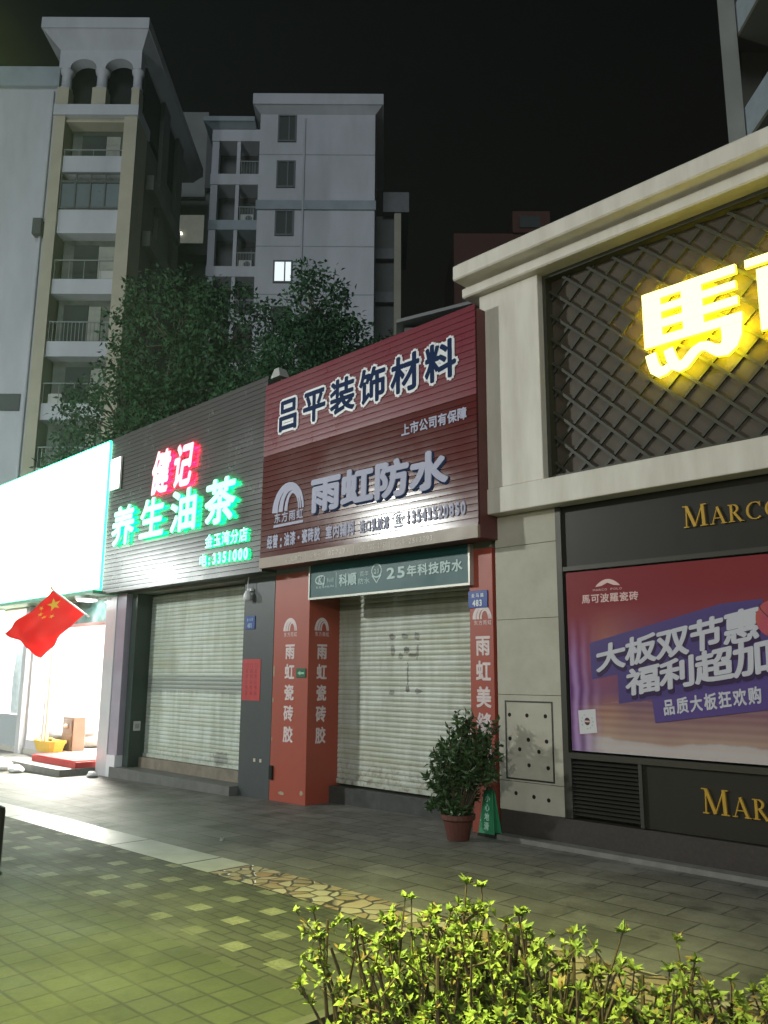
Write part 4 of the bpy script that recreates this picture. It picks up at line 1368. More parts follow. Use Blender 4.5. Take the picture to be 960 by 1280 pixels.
def leaf(mb, p, d, nrm, ln, wd, fold=0.15):
    d = d.normalized()
    s = d.cross(nrm)
    if s.length < 1e-4:
        s = d.cross(Vector((0.3, 0.9, 0.1)))
    s.normalize()
    up = s.cross(d).normalized()
    m1 = p + d * ln * 0.45 - up * ln * 0.02
    tip = p + d * ln - up * ln * fold
    mb.add([tuple(p), tuple(m1 + s * wd / 2 + up * wd * 0.15), tuple(tip), tuple(m1 - s * wd / 2 + up * wd * 0.15), tuple(m1)],
           [(0, 4, 1), (1, 4, 2), (0, 3, 4), (3, 2, 4)])


def rvec(q):
    while True:
        v = Vector((q.uniform(-1, 1), q.uniform(-1, 1), q.uniform(-1, 1)))
        if 0.05 < v.length < 1:
            return v.normalized()


# potted plant at the foot of the red pilaster
M_pleaf = leaf_mat('dark_glossy_leaf', (0.015, 0.040, 0.013), (0.05, 0.10, 0.026), 0.45)
PPX, PPY = -0.24, -0.46
pp = thing('potted_plant', 'bushy dark green plant in a terracotta pot by the red pilaster', 'plant', (PPX, PPY, 0))
MB().lathe((PPX, PPY, 0.0), [(0.11, 0.0), (0.15, 0.18), (0.175, 0.2), (0.175, 0.245), (0.15, 0.245), (0.145, 0.2)], 20).build('pot', mat('terracotta', (0.10, 0.025, 0.018), 0.6, vary=0.5, vscale=6), pp, smooth=False)
q = random.Random(11)
sm_, lf = MB(), MB()
for k in range(74):
    a = q.uniform(0, 6.283)
    top = q.uniform(0.16, 1.28)
    spread = (0.46 if top < 0.75 else 0.46 * (1.38 - top) / 0.63) * math.sqrt(q.uniform(0.2, 1))
    base = Vector((PPX + 0.06 * math.cos(a), PPY + 0.06 * math.sin(a), 0.2))
    end = Vector((PPX + 0.06 + spread * math.cos(a) * 1.0, PPY + spread * math.sin(a) * 0.75, top))
    if end.x > PPX + 0.08 and end.z < 0.75:
        end.z += 0.45
    end.y = min(end.y, -0.12)
    mid = base.lerp(end, 0.5) + Vector((0, 0, 0.12))
    pts = []
    for i in range(7):
        t = i / 6
        pts.append((1 - t) ** 2 * base + 2 * t * (1 - t) * mid + t * t * end)
    sm_.tube(pts, [0.011 - 0.0013 * i for i in range(7)], 5)
    for i in range(1, 7):
        for j in range(9):
            if pts[i].x > PPX + 0.1 and pts[i].z < 0.62:
                continue
            d = (rvec(q) + Vector((0, 0, -0.1)) + (pts[i] - pts[i - 1]).normalized() * 0.6)
            pos = pts[i - 1].lerp(pts[i], q.random())
            if pos.y + d.y * 0.1 > -0.04:
                d.y = -abs(d.y)
            leaf(lf, pos, d, rvec(q), q.uniform(0.06, 0.11), q.uniform(0.028, 0.046), 0.3)
sm_.build('stem', mat('brown_stem', (0.06, 0.045, 0.025), 0.8), pp)
lf.build('foliage', M_pleaf, pp)

# green folding caution sign
gc = thing('caution_sign', 'green folding floor sign with white characters standing against the red pilaster', 'floor sign', (-0.12, -0.11, 0))
M_gpl = mat('green_plastic', (0.02, 0.20, 0.085), 0.45, vary=0.25, vscale=6)


def lean(sgn):
    def pl(s, t, d):
        return (-0.12 + s, -0.10 + sgn * (0.055 * (1 - t / 0.55) + d), t + 0.002)
    return pl


for sg in (-1, 1):
    pn = MB()
    pn.prism([(-0.105, 0.03), (0.105, 0.03), (0.055, 0.45), (-0.055, 0.45)], lean(sg), 0.0, 0.012)
    MB().prism([(-0.115, 0.0), (0.115, 0.0), (0.106, 0.029), (-0.106, 0.029)], lean(sg), 0.0, 0.012).build('base', M_black, gc)
    po = pn.build('panel', M_gpl, gc, bevel=0.004)
    if sg < 0:
        ct = MB()
        letters(ct, '小心地滑', [(-0.03, 0.42), (0.03, 0.42), (0.038, 0.06), (-0.038, 0.06)], lean(-1), 0.012, 0.014, bold=0.03, fill=0.85, vertical=True)
        ct.build('panel_lettering', mat('caution_white', (0.4, 0.62, 0.5), 0.5), po)
MB().tube([(-0.16, -0.10, 0.452), (-0.145, -0.10, 0.475), (-0.095, -0.10, 0.475), (-0.08, -0.10, 0.452)], 0.01, 6).build('handle', M_gpl, gc)

# foreground hedge shrubs in the planter
M_hleaf = leaf_mat('yellow_green_leaf', (0.07, 0.14, 0.02), (0.30, 0.34, 0.06), 0.65, 5.0, 0.55, (0.20, 0.13, 0.04))
M_twig = mat('shrub_twig', (0.075, 0.052, 0.028), 0.8, vary=0.4, vscale=20)


def shrub_proto(seed, nst, hgt, spread, label):
    q = random.Random(seed)
    t = thing('hedge_shrub', label, 'shrub', (0, 0, 0), 'low leafy shrubs along the planter edge')
    tw, lf = MB(), MB()
    for k in range(nst):
        a = q.uniform(0, 6.283)
        r = spread * math.sqrt(q.random())
        h = hgt * q.uniform(0.55, 1.0) * (1 - 0.25 * r / spread)
        b0 = Vector((0.55 * r * math.cos(a), 0.55 * r * math.sin(a), 0))
        e0 = Vector((r * math.cos(a) + q.uniform(-0.05, 0.05), r * math.sin(a) + q.uniform(-0.05, 0.05), h))
        pts = [b0.lerp(e0, i / 5) + Vector((q.uniform(-0.012, 0.012), q.uniform(-0.012, 0.012), 0)) for i in range(6)]
        tw.tube(pts, [0.007, 0.0065, 0.006, 0.005, 0.004, 0.0025], 5)
        for s in range(7):
            i = q.randint(1, 4)
            d = rvec(q)
            d.z = abs(d.z) * 0.8 + 0.25
            e1 = pts[i] + d.normalized() * q.uniform(0.06, 0.16)
            tw.tube([pts[i], pts[i].lerp(e1, 0.5), e1], [0.004, 0.003, 0.002], 4)
            tips = [e1, pts[i].lerp(e1, 0.55)]
            for tp in tips:
                for j in range(q.randint(6, 11)):
                    d2 = rvec(q) * 0.9 + Vector((0, 0, 0.45))
                    leaf(lf, tp, d2, Vector((0, 0, 1)) + rvec(q) * 0.5, q.uniform(0.016, 0.036), q.uniform(0.011, 0.021), 0.2)
        for i in range(2, 6):
            nl = 14 if i == 5 else (11 if q.random() < 0.8 else 0)
            for j in range(nl):
                d2 = rvec(q)
                d2.z = abs(d2.z) * 0.7 + (0.35 if i == 5 else 0.1)
                leaf(lf, pts[i], d2, Vector((0, 0, 1)) + rvec(q) * 0.4, q.uniform(0.018, 0.040), q.uniform(0.012, 0.023), 0.2)
    for k in range(11):
        a = q.uniform(0, 6.283)
        r = spread * 0.95 * q.random()
        x0, y0, hh = r * math.cos(a), r * math.sin(a), hgt * q.uniform(0.45, 0.75)
        tw.tube([(x0, y0, 0), (x0 + q.uniform(-0.03, 0.03), y0 + q.uniform(-0.03, 0.03), hh * 0.5), (x0 + q.uniform(-0.08, 0.08), y0 + q.uniform(-0.05, 0.05), hh)], [0.008, 0.007, 0.005], 6)
    tw.build('twigs', M_twig, t)
    lf.build('foliage', M_hleaf, t)
    return t


PZ = 0.12
sh = [shrub_proto(21, 26, 0.66, 0.36, ''), shrub_proto(22, 22, 0.62, 0.33, ''), shrub_proto(23, 24, 0.56, 0.38, '')]
spots = [(0, 3.04, -4.66, 0.4, 1.08, 'sparse shrub at the left end of the foreground hedge, lowest on its left side'),
         (1, 3.30, -4.56, 1.3, 1.27, 'tall yellow green shrub with the highest sprigs, left of the hedge middle'),
         (0, 3.62, -4.66, 2.6, 1.16, 'dense shrub in the middle of the foreground hedge'),
         (2, 3.92, -4.62, 0.9, 1.24, 'shrub right of the hedge middle with bare upright twigs'),
         (1, 4.22, -4.66, 4.0, 0.90, 'thin low shrub just left of the gap near the right end of the hedge'),
         (2, 4.55, -4.60, 3.2, 1.22, 'shrub at the right end of the foreground hedge, cut by the photo edge'),
         (0, 4.95, -4.64, 5.0, 1.15, 'shrub standing beyond the right end shrub, mostly outside the photo')]
used = set()
for k, x, y, rz, sc, lab in spots:
    o = sh[k] if k not in used else copy_tree(sh[k])
    used.add(k)
    o.location = (x, y, PZ)
    o.rotation_euler.z = rz
    o.scale = (sc, sc, sc)
    o['label'] = lab
pln = MB()
pln.box(2.45, 8.0, -5.05, -4.985, 0.0, 0.16)
pln.box(2.45, 8.0, -4.315, -4.25, 0.0, 0.16)
pln.box(2.45, 2.515, -4.984, -4.316, 0.0, 0.16)
struct(pln.build('planter_kerb', mat('planter_stone', (0.06, 0.06, 0.045), 0.7, vary=0.5, vscale=8)))
struct(MB().box(2.516, 8.0, -4.984, -4.316, 0.0, 0.12).build('planter_soil', mat('soil', (0.04, 0.03, 0.02), 0.95, vary=0.5, vscale=12, bump=0.5, bscale=40)))


# trees behind the shops
M_tleaf = leaf_mat('tree_leaf', (0.008, 0.034, 0.014), (0.030, 0.088, 0.030), 0.75, 0.9, 0.6)
M_bark = mat('bark', (0.09, 0.075, 0.055), 0.9, vary=0.5, vscale=6, bump=0.5, bscale=20)


def tree(label, A, D, blobs, zt, dens, seed, lsz=0.2):
    """blobs: (a, d, z, ra, rd, rz) in the towers' axes"""
    q = random.Random(seed)
    base = Vector(tower_xf((A, D, -0.2)))
    t = thing('broadleaf_tree', label, 'tree', tuple(base), 'trees behind the shops')
    tr = MB()
    fork = Vector(tower_xf((A + q.uniform(-0.2, 0.2), D, zt)))
    tr.tube([base, base.lerp(fork, 0.5) + Vector((0.08, 0.05, 0)), fork], [0.28, 0.22, 0.18], 10)
    lf = MB()
    for (a, d, z, ra, rd, rz) in blobs:
        c = Vector(tower_xf((a, d, z)))
        tr.tube([fork, fork.lerp(c, 0.5) + Vector((0, 0, 0.3)), c], [0.14, 0.09, 0.03], 6)
        ncl = int(3.6 * dens * ra * rz)
        for k in range(ncl):
            dv = rvec(q)
            rad = q.uniform(0.55, 1.04) ** 0.7
            cc = Vector(tower_xf((a + dv.x * ra * rad, d + dv.y * rd * rad, z + dv.z * rz * rad)))
            if k % 6 == 0:
                tr.tube([c, c.lerp(cc, 0.55) + Vector((0, 0, 0.1)), cc], [0.03, 0.02, 0.008], 4)
            sp = q.uniform(0.22, 0.5)
            for j in range(q.randint(15, 24)):
                p = cc + rvec(q) * sp * q.random() ** 0.6
                dd = (p - cc).normalized() * 0.7 + rvec(q) * 0.6 + Vector((0, 0, -0.15))
                leaf(lf, p, dd, rvec(q) + Vector((0, 0, 0.7)), lsz * q.uniform(0.7, 1.3), lsz * q.uniform(0.4, 0.6), 0.2)
    tr.build('trunk', M_bark, t)
    lf.build('crown', M_tleaf, t)
    return t


k26 = 26 / 17
tree('wide dark tree in front of the left tower, over the green sign', -7.6, 26.5,
     [(-7.2, 26.5, 12.6, 2.2, 2.0, 2.6), (-5.3, 26.5, 12.4, 2.0, 1.8, 2.2), (-8.6, 26.5, 9.4, 2.2, 2.0, 2.4), (-6.3, 26.5, 9.2, 2.6, 2.0, 2.6), (-9.8, 26.3, 7.2, 1.6, 1.6, 1.6), (-4.4, 26.5, 10.0, 1.7, 1.6, 2.0), (-7.5, 26.5, 7.0, 2.4, 2.0, 1.8)], 5.5, 12, 31, 0.19)
tree('tall pointed tree crown in front of the pale middle tower', -2.0, 22.5,
     [(-2.05, 22.5, 11.9, 0.95, 0.9, 1.35), (-2.4, 22.5, 10.6, 1.1, 1.0, 1.1), (-1.35, 22.5, 10.7, 1.0, 0.9, 1.1), (-2.2, 22.5, 9.2, 1.4, 1.2, 1.1)], 6.0, 24, 32, 0.17)
tree('low rounded tree between the two larger crowns and the green sign edge', -3.6, 23.2,
     [(-3.7, 23.2, 9.7, 1.1, 1.0, 1.2), (-3.2, 23.2, 8.3, 1.4, 1.1, 1.2), (-4.3, 23.4, 8.6, 1.0, 1.0, 1.0)], 5.0, 22, 33, 0.17)
tree('small lighter tree behind the right half of the red sign', -0.2, 24.5,
     [(-0.9, 24.5, 10.8, 1.0, 0.9, 0.9), (0.1, 24.5, 11.1, 0.9, 0.9, 0.85), (-0.4, 24.5, 9.6, 1.3, 1.0, 1.0), (0.7, 24.5, 10.2, 0.7, 0.7, 0.8)], 5.5, 24, 34, 0.17)

# ------------------------------------------------------------------ apartment towers
M_tw = mat('tower_white_paint', (0.50, 0.51, 0.56), 0.75, vary=0.75, vscale=0.6, tint=(0.36, 0.37, 0.40), stretch=(1, 1, 0.3), bump=0.1, bscale=3)
M_ty = mat('tower_yellow_paint', (0.44, 0.41, 0.32), 0.75, vary=0.3, vscale=0.6)
M_td = mat('tower_shade_wall', (0.14, 0.14, 0.135), 0.8, vary=0.4, vscale=0.5)  # darker copy of the tower wall, shade put into the colour
M_tb = mat('tower_blue_band', (0.30, 0.345, 0.385), 0.75, vary=0.4, vscale=0.8)
M_wf = mat('window_frame_metal', (0.06, 0.065, 0.07), 0.5)
M_wg = mat('window_glass_dark', (0.03, 0.036, 0.036), 0.5, vary=0.5, vscale=0.8, tint=(0.06, 0.07, 0.065), spec=0.2)
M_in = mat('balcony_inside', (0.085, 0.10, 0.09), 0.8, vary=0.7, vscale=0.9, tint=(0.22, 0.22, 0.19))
M_rail = mat('railing_metal', (0.20, 0.22, 0.22), 0.5)
M_ac = mat('air_conditioner_white', (0.45, 0.45, 0.43), 0.5, vary=0.2)


def T():
    return MB(tower_xf)


def troot(name, label, a, d):
    p = tower_xf((a, d, 0))
    return thing(name, label, 'building', (p[0], p[1], -2.3))


ta = troot('apartment_tower', 'tall pale tower with yellow pilasters, balconies and arched roof loggia', -18, 45)
T().box(-30, -18.0, 40.35, 55, -2.3, 34.5).build('wall', M_tw, ta)
T().box(-30, -18.0, 40.15, 40.349, 33.3, 34.5).build('parapet_band', M_tb, ta)
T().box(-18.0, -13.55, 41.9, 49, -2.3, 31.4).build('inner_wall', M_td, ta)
pil = T()
pil.box(-18.0, -17.42, 40.0, 41.899, -2.3, 31.35)
pil.box(-14.2, -13.5, 40.0, 41.899, -2.3, 31.35)
pil.build('pilaster', M_ty, ta)
T().box(-18.05, -13.45, 39.9, 42.2, 31.352, 31.98).build('loggia_floor', M_tw, ta)
tops = [31.1, 28.02, 24.5, 21.05, 17.6, 14.2, 10.8, 7.4]
bots = [29.05, 25.88, 21.88, 18.42, 15.07, 11.7, 8.3, 4.9]
prev = 31.351
q = random.Random(5)
for i in range(8):
    T().box(-17.419, -14.201, 40.2, 41.898, tops[i], prev).build('balcony_front', M_tw if i else M_ty, ta)
    prev = bots[i]
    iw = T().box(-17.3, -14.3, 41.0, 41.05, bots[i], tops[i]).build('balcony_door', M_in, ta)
    g = T()
    xs = -17.0 + q.uniform(0, 0.4)
    g.box(xs, xs + 1.3, 40.95, 40.999, bots[i] + 0.1, tops[i] - 0.3)
    g.build('door_pane', M_wg, iw)
    cur = T()
    cur.box(xs + 1.35, xs + 1.35 + q.uniform(0.4, 0.9), 40.9, 40.945, bots[i] + 0.15, tops[i] - 0.4)
    cur.build('curtain', mat('curtain_cloth', (0.32, 0.33, 0.29), 0.9, vary=0.5, vscale=2), iw)
    rl = T()
    if i == 1:
        for k in range(5):
            a = -17.40 + k * 0.79
            rl.box(a, a + 0.07, 40.1, 40.17, bots[i], tops[i])
        rl.box(-17.41, -14.21, 40.1, 40.165, tops[i] - 0.62, tops[i] - 0.5)
        rl.box(-17.41, -14.21, 40.1, 40.165, tops[i] - 0.1, tops[i])
        rl.box(-17.41, -14.21, 40.1, 40.165, bots[i], bots[i] + 0.1)
        rl.build('glazed_enclosure', M_wf, ta)
        T().box(-17.4, -14.22, 40.175, 40.19, bots[i] + 0.1, tops[i] - 0.62).build('enclosure_pane', mat('pane_blue', (0.09, 0.12, 0.14), 0.3, vary=0.5, vscale=1.5), ta)
    else:
        hr = 1.05 if i > 1 else 0.35
        rl.box(-17.41, -14.21, 40.22, 40.26, bots[i] + hr, bots[i] + hr + 0.06)
        for k in range(17 if i in (3, 5) else 5):
            a = -17.38 + k * (3.1 / (16 if i in (3, 5) else 4))
            rl.box(a, a + 0.03, 40.22, 40.25, bots[i], bots[i] + hr)
        rl.build('railing', M_rail, ta)
T().box(-17.419, -14.201, 40.2, 41.898, -2.3, prev).build('balcony_front', M_tw, ta)
T().box(-15.1, -14.35, 40.45, 40.85, bots[2] + 0.01, bots[2] + 0.6).build('air_conditioner', M_ac, ta)
T().box(-17.2, -16.5, 40.45, 40.85, bots[4] + 0.01, bots[4] + 0.6).build('air_conditioner', M_ac, ta)
T().tube([(-18.3, 40.25, -2), (-18.3, 40.25, 33)], 0.07, 8).build('drain_pipe', M_tw, ta)
# roof loggia with two arches
for a0, a1 in ((-18.0, -17.35), (-16.08, -15.32), (-13.92, -13.5)):
    T().box(a0, a1, 40.0, 40.7, 31.981, 33.1).build('loggia_pier', M_ty, ta)
for ac, r in ((-17.66, 0.26), (-15.7, 0.28), (-13.74, 0.24)):
    prof = [(r * 1.3, 33.10), (r * 1.3, 33.2), (r, 33.25), (r, 34.0), (r * 1.35, 34.15), (r * 1.45, 34.3)]
    n_ = 14
    v, f = [], []
    for rr_, z in prof:
        for k in range(n_):
            v.append((ac + rr_ * math.cos(6.28318 * k / n_), 40.35 + rr_ * math.sin(6.28318 * k / n_), z))
    for i in range(len(prof) - 1):
        for k in range(n_):
            f.append((i * n_ + k, i * n_ + (k + 1) % n_, (i + 1) * n_ + (k + 1) % n_, (i + 1) * n_ + k))
    T().add(v, f).build('loggia_column', M_tw, ta, smooth=True)
ar = T()


def tp(s, t, d):
    return (s, 40.7 - d, t)


for a0, a1 in ((-17.38, -15.94), (-15.46, -13.94)):
    c_, r_ = (a0 + a1) / 2, (a1 - a0) / 2
    n_ = 12
    for k in range(n_):
        b0, b1 = math.pi * (1 - k / n_), math.pi * (1 - (k + 1) / n_)
        ar.prism([(c_ + r_ * math.cos(b0), 34.3 + 0.78 * r_ * math.sin(b0)), (c_ + r_ * math.cos(b1), 34.3 + 0.78 * r_ * math.sin(b1)), (c_ + r_ * math.cos(b1), 35.4), (c_ + r_ * math.cos(b0), 35.4)], tp, 0.0, 0.7)
for a0, a1 in ((-18.0, -17.38), (-15.94, -15.46), (-13.94, -13.5)):
    ar.box(a0, a1, 40.0, 40.7, 34.301, 35.4)
ar.build('loggia_arch', M_tw, ta)
T().box(-17.9, -13.6, 41.3, 49, 31.981, 35.4).build('loggia_back', mat('loggia_shade', (0.012, 0.012, 0.012), 0.9), ta)  # near-black colour stands in for the shade inside the arches
for d0 in (44.2, 47.6):
    T().box(-13.545, -13.3, d0, d0 + 1.3, -2.3, 35.4).build('side_pier', M_td, ta)
for k in range(9):
    T().box(-13.9, -13.1, 42.3, 48.5, 28.4 - 3.45 * k, 29.3 - 3.45 * k).build('side_balcony', mat('side_balcony_paint', (0.16, 0.16, 0.15), 0.8, vary=0.4, vscale=0.6), ta)
cn = T()
cn.frustum((-18.0, -13.5, 40.0, 52.5), (-18.8, -13.0, 39.3, 53), 35.401, 36.2)
cn.box(-18.85, -12.98, 39.25, 53.1, 36.201, 36.85)
cn.build('cornice', M_tw, ta)
MBx = T()
MBx.box(-18.6, -18.15, 39.9, 40.349, 24.3, 25.2)
MBx.build('flood_light', M_wf, ta)
T().box(-19.6, -18.55, 40.28, 40.349, 14.7, 15.6).build('wall_vent', M_wf, ta)

tb = troot('apartment_tower', 'pale middle tower with blue band and one lit window', -5, 54)
T().box(-8.52, -0.75, 50.0, 59, -2.3, 39.3).build('wall', M_tw, tb)
cb_ = T()
cb_.frustum((-8.52, -0.75, 50.0, 59), (-8.95, -0.25, 49.55, 59.4), 38.95, 39.4)
cb_.box(-9.0, -0.2, 49.5, 59.5, 39.401, 40.2)
cb_.build('cornice', M_tw, tb)
T().box(-8.62, -0.66, 49.88, 49.999, 31.85, 32.5).build('blue_band', M_tb, tb)
M_lit = mat('lit_window_glass', (0.6, 0.6, 0.6), 0.4, emit=(0.85, 0.95, 1.0), estr=0.62)
for i, (z0, z1) in enumerate(((36.97, 38.78), (33.57, 35.34), (30.08, 31.69), (26.73, 28.1), (23.3, 24.9))):
    wf = T()
    wf.box(-7.32, -6.06, 49.9, 49.999, z0 - 0.1, z0)
    wf.box(-7.32, -6.06, 49.9, 49.999, z1, z1 + 0.1)
    wf.box(-7.32, -7.22, 49.9, 49.999, z0, z1)
    wf.box(-6.16, -6.06, 49.9, 49.999, z0, z1)
    wf.box(-6.60, -6.52, 49.9, 49.999, z0, z1)
    wo = wf.build('window', M_wf, tb)
    T().box(-7.219, -6.161, 49.96, 49.998, z0, z1).build('window_pane', M_lit if i == 3 else M_wg, wo)
for z in (35.9, 29.2, 25.8, 22.4):
    T().box(-8.525, -0.745, 49.985, 49.999, z, z + 0.06).build('floor_seam', M_tb, tb)
T().tube([(-5.5, 49.9, -2), (-5.5, 49.9, 38.6)], 0.07, 8).build('drain_pipe', M_tw, tb)
# gridded balcony bay to its left
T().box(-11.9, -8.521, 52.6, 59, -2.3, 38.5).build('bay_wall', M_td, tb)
by = T()
for a0, a1 in ((-11.92, -11.45), (-10.22, -9.98)):
    by.box(a0, a1, 51.0, 51.5, -2.3, 38.49)
by.build('bay_post', M_tw, tb)
zs = [(37.6, 38.49), (34.3, 35.1), (30.95, 31.66), (27.55, 28.29), (24.2, 24.9), (20.8, 21.5), (17.4, 18.1)]
for i, (z0, z1) in enumerate(zs):
    T().box(-11.95, -8.521, 50.95, 52.599, z0, z1).build('bay_slab', M_tb if i == 2 else M_tw, tb)
    if i + 1 < len(zs):
        zz = zs[i + 1][1]
        g = T().box(-9.9, -8.6, 52.5, 52.599, zz + 0.1, z0 - 0.4).build('bay_window', M_wf, tb)
        T().box(-9.8, -9.3, 52.46, 52.499, zz + 0.3, z0 - 0.6).build('bay_pane', M_wg, g)
        T().box(-9.2, -8.7, 52.46, 52.499, zz + 0.3, z0 - 0.6).build('bay_pane', M_wg, g)
        T().box(-11.4, -10.3, 52.5, 52.599, zz + 0.1, z0 - 0.2).build('bay_shutter', mat('bay_shutter_paint', (0.09, 0.09, 0.095), 0.7, vary=0.4), tb)
        rl = T()
        rl.box(-9.97, -8.53, 51.05, 51.09, zz + 1.0, zz + 1.06)
        for k in range(8):
            rl.box(-9.9 + k * 0.19, -9.88 + k * 0.19, 51.05, 51.08, zz, zz + 1.0)
        rl.build('railing', M_rail, tb)
        if i in (1, 2):
            ac = T().box(-9.85, -9.0, 51.3, 51.7, zz + 0.02, zz + 0.62).build('air_conditioner', M_ac, tb)
            n_ = 14
            fa = T()
            fa.prism([(-9.30 + 0.22 * math.cos(6.28318 * k / n_), zz + 0.32 + 0.22 * math.sin(6.28318 * k / n_)) for k in range(n_)], lambda s, t, d: (s, 51.3 - d, t), 0.0, 0.02)
            fa.build('fan_grille', M_wf, ac)
cq = T()
cq.frustum((-12.0, -8.95, 50.9, 58.9), (-12.5, -8.96, 50.5, 58.9), 38.491, 38.8)
cq.box(-12.5, -9.01, 50.45, 58.9, 38.801, 39.15)
cq.build('bay_cornice', M_tb, tb)
# shaded wing on the right side
wg_ = T()
wg_.box(-0.749, 1.0, 56, 64, -2.3, 35.0)
wg_.build('right_wing', M_td, tb)
T().box(-0.2, 1.7, 55.4, 64.2, 35.001, 36.6).build('right_wing_cornice', mat('wing_trim', (0.20, 0.20, 0.21), 0.8, vary=0.3), tb)
T().box(0.62, 1.12, 55.5, 55.999, -2.3, 35.0).build('right_wing_column', M_ty, tb)
for k in range(5):
    T().box(-0.74, 0.61, 55.6, 55.999, 31.4 - 3.4 * k, 32.2 - 3.4 * k).build('right_wing_balcony', mat('wing_trim', (0, 0, 0)), tb)

tcn_ = troot('apartment_tower', 'shadowed set back tower between the two pale ones with a dimly lit balcony', -14, 58)
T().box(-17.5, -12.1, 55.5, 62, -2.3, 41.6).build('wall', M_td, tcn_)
T().box(-15.3, -13.3, 55.2, 55.499, 36.0, 43.0).build('stair_head', mat('set_back_paint', (0.26, 0.26, 0.26), 0.8, vary=0.4, vscale=0.5), tcn_)
T().box(-13.29, -12.1, 55.0, 55.499, 36.6, 42.4).build('shaded_panel', mat('shaded_panel_paint', (0.10, 0.10, 0.11), 0.8), tcn_)
for k in range(6):
    z = 31.8 - 3.3 * k
    T().box(-16.4, -12.3, 54.3, 55.499, z - 0.9, z).build('balcony_front', mat('shaded_balcony_paint', (0.09, 0.095, 0.10), 0.8, vary=0.4), tcn_)
M_dim = mat('dim_balcony_light', (0.4, 0.4, 0.35), 0.6, vary=0.6, vscale=1.5, emit=(0.9, 0.95, 0.8), estr=0.07)
T().box(-15.6, -13.2, 55.3, 55.45, 31.9, 34.6).build('lit_balcony', M_dim, tcn_)
T().box(-13.19, -12.4, 55.0, 55.45, 31.9, 34.6).build('dark_shutter', mat('shaded_panel_paint', (0, 0, 0)), tcn_)
T().box(-14.95, -14.8, 55.1, 55.29, 33.0, 33.15).build('balcony_bulb', mat('bulb_glow', (1, 1, 1), 0.4, emit=(1, 0.95, 0.8), estr=2.0), tcn_)

rb = troot('distant_block', 'dark reddish apartment block far behind the showroom cornice', 10, 64)
T().box(5.55, 20, 62, 72, -2.3, 37.1).build('wall', mat('dark_red_paint', (0.085, 0.030, 0.022), 0.8, vary=0.4, vscale=0.4), rb)
T().box(10.35, 13.4, 61.8, 66, 37.101, 39.0).build('roof_hut', mat('dark_red_paint', (0, 0, 0)), rb)
for z in (34.6, 31.4):
    for k in range(4):
        T().box(6.2 + 1.75 * k, 7.2 + 1.75 * k, 61.92, 61.999, z - 1.3, z).build('window', M_wg, rb)
T().box(10.9, 12.6, 61.7, 61.799, 37.5, 38.5).build('roof_window', M_wg, rb)

rt = troot('apartment_tower', 'nearby apartment block rising at the top right corner behind the showroom', 12, 24)
def slab4(p4, z0, z1):
    return T().add([(a, d, z0) for a, d in p4] + [(a, d, z1) for a, d in p4], [(0, 3, 2, 1), (4, 5, 6, 7), (0, 1, 5, 4), (1, 2, 6, 5), (2, 3, 7, 6), (3, 0, 4, 7)])


slab4([(9.72, 20.6), (20, 20.6), (26, 31), (15.2, 31)], -2.3, 45).build('wall', mat('near_tower_wall', (0.10, 0.095, 0.075), 0.8, vary=0.5, vscale=0.6), rt)
slab4([(9.24, 20.0), (9.719, 20.0), (9.719, 20.62), (9.56, 20.62)], -2.3, 45).build('corner_pilaster', mat('near_tower_pilaster', (0.32, 0.32, 0.29), 0.75, vary=0.3, vscale=0.5), rt)
for k in range(7):
    z = 12.6 + 3.3 * k
    T().box(9.76, 19, 18.1, 20.599, z - 0.12, z).build('balcony_slab', mat('near_slab', (0.12, 0.11, 0.09), 0.8), rt)
    bf = T()
    bf.box(9.76, 9.88, 18.1, 20.599, z + 0.001, z + 0.95)
    bf.box(9.881, 19, 18.1, 18.22, z + 0.001, z + 0.95)
    bf.build('balcony_parapet', mat('near_parapet', (0.40, 0.44, 0.50), 0.7, vary=0.3), rt)
    wv_ = T().box(10.6, 12.4, 20.52, 20.599, z + 0.3, z + 2.4).build('window', M_wf, rt)
    T().box(10.7, 12.3, 20.48, 20.519, z + 0.4, z + 2.3).build('window_pane', M_wg, wv_)
T().box(9.80, 10.25, 20.5, 20.599, 12.6, 15.6).build('lower_panel', mat('near_tower_pilaster', (0, 0, 0)), rt)

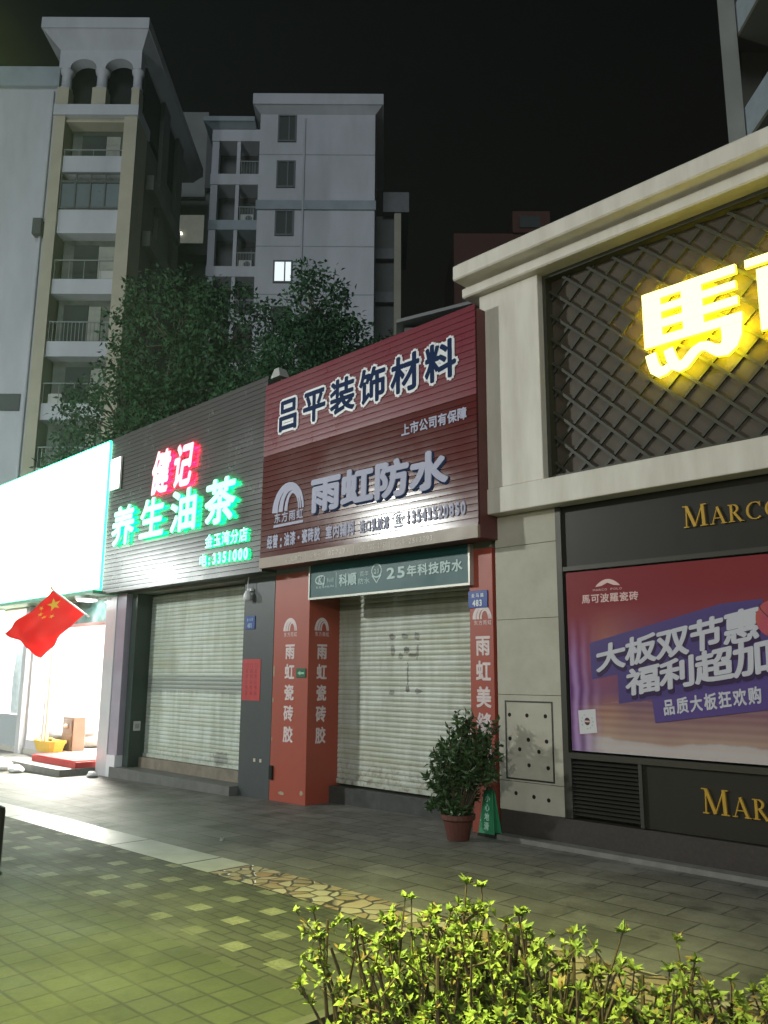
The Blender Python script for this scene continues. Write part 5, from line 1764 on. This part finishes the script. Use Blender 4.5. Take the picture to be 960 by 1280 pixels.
# things on the roofs behind the signs
sg = thing('roof_shed', 'grey lean-to shed on the roof behind the top of the red sign', 'shed', tower_xf((1.1, 14.0, 5.3)))
T().box(0.35, 2.2, 14.0, 15.6, 5.3, 7.75).build('wall', mat('shed_sheet', (0.20, 0.20, 0.20), 0.7, vary=0.4), sg)
rf_ = T()
rf_.add([(0.2, 13.8, 7.76), (2.3, 13.8, 8.35), (2.3, 15.8, 8.35), (0.2, 15.8, 7.76), (0.2, 13.8, 7.82), (2.3, 13.8, 8.41), (2.3, 15.8, 8.41), (0.2, 15.8, 7.82)], [(0, 3, 2, 1), (4, 5, 6, 7), (0, 1, 5, 4), (1, 2, 6, 5), (2, 3, 7, 6), (3, 0, 4, 7)])
rf_.build('roof', mat('shed_roof', (0.25, 0.25, 0.25), 0.6), sg)
T().box(0.36, 2.19, 14.001, 15.59, 7.7501, 7.76).build('roof_plate', mat('shed_sheet', (0, 0, 0)), sg)
sl = thing('roof_spotlight', 'small pale floodlight on top of the red sign at its left corner', 'lamp', (-3.75, -0.2, 5.74))
MB().tube([(-3.75, -0.15, 5.70), (-3.75, -0.18, 5.86)], 0.015, 6).build('stalk', M_rail, sl)
MB().frustum((-3.86, -3.64, -0.30, -0.12), (-3.80, -3.70, -0.28, -0.14), 5.84, 5.98).build('lamp_head', mat('lamp_grey', (0.35, 0.36, 0.34), 0.5), sl)

bpy.data.objects.remove(_fo)
bpy.data.curves.remove(_fc)

# closed box of thin haze added for lens glow, round the street and the towers
hz = MB().box(-75, 45, -45, 90, -4.5, 52).build('haze', None)
hz.data.materials.clear()
hm = bpy.data.materials.new('lens_glow_haze')
hm.use_nodes = True
hn, hl = hm.node_tree.nodes, hm.node_tree.links
hn.remove(hn['Principled BSDF'])
pv = hn.new('ShaderNodeVolumePrincipled')
pv.inputs['Color'].default_value = (0.80, 1.0, 0.88, 1)
pv.inputs['Density'].default_value = 0.0012
pv.inputs['Anisotropy'].default_value = 0.6
hl.new(pv.outputs[0], hn['Material Output'].inputs['Volume'])
hz.data.materials.append(hm)
hz['kind'] = 'stuff'
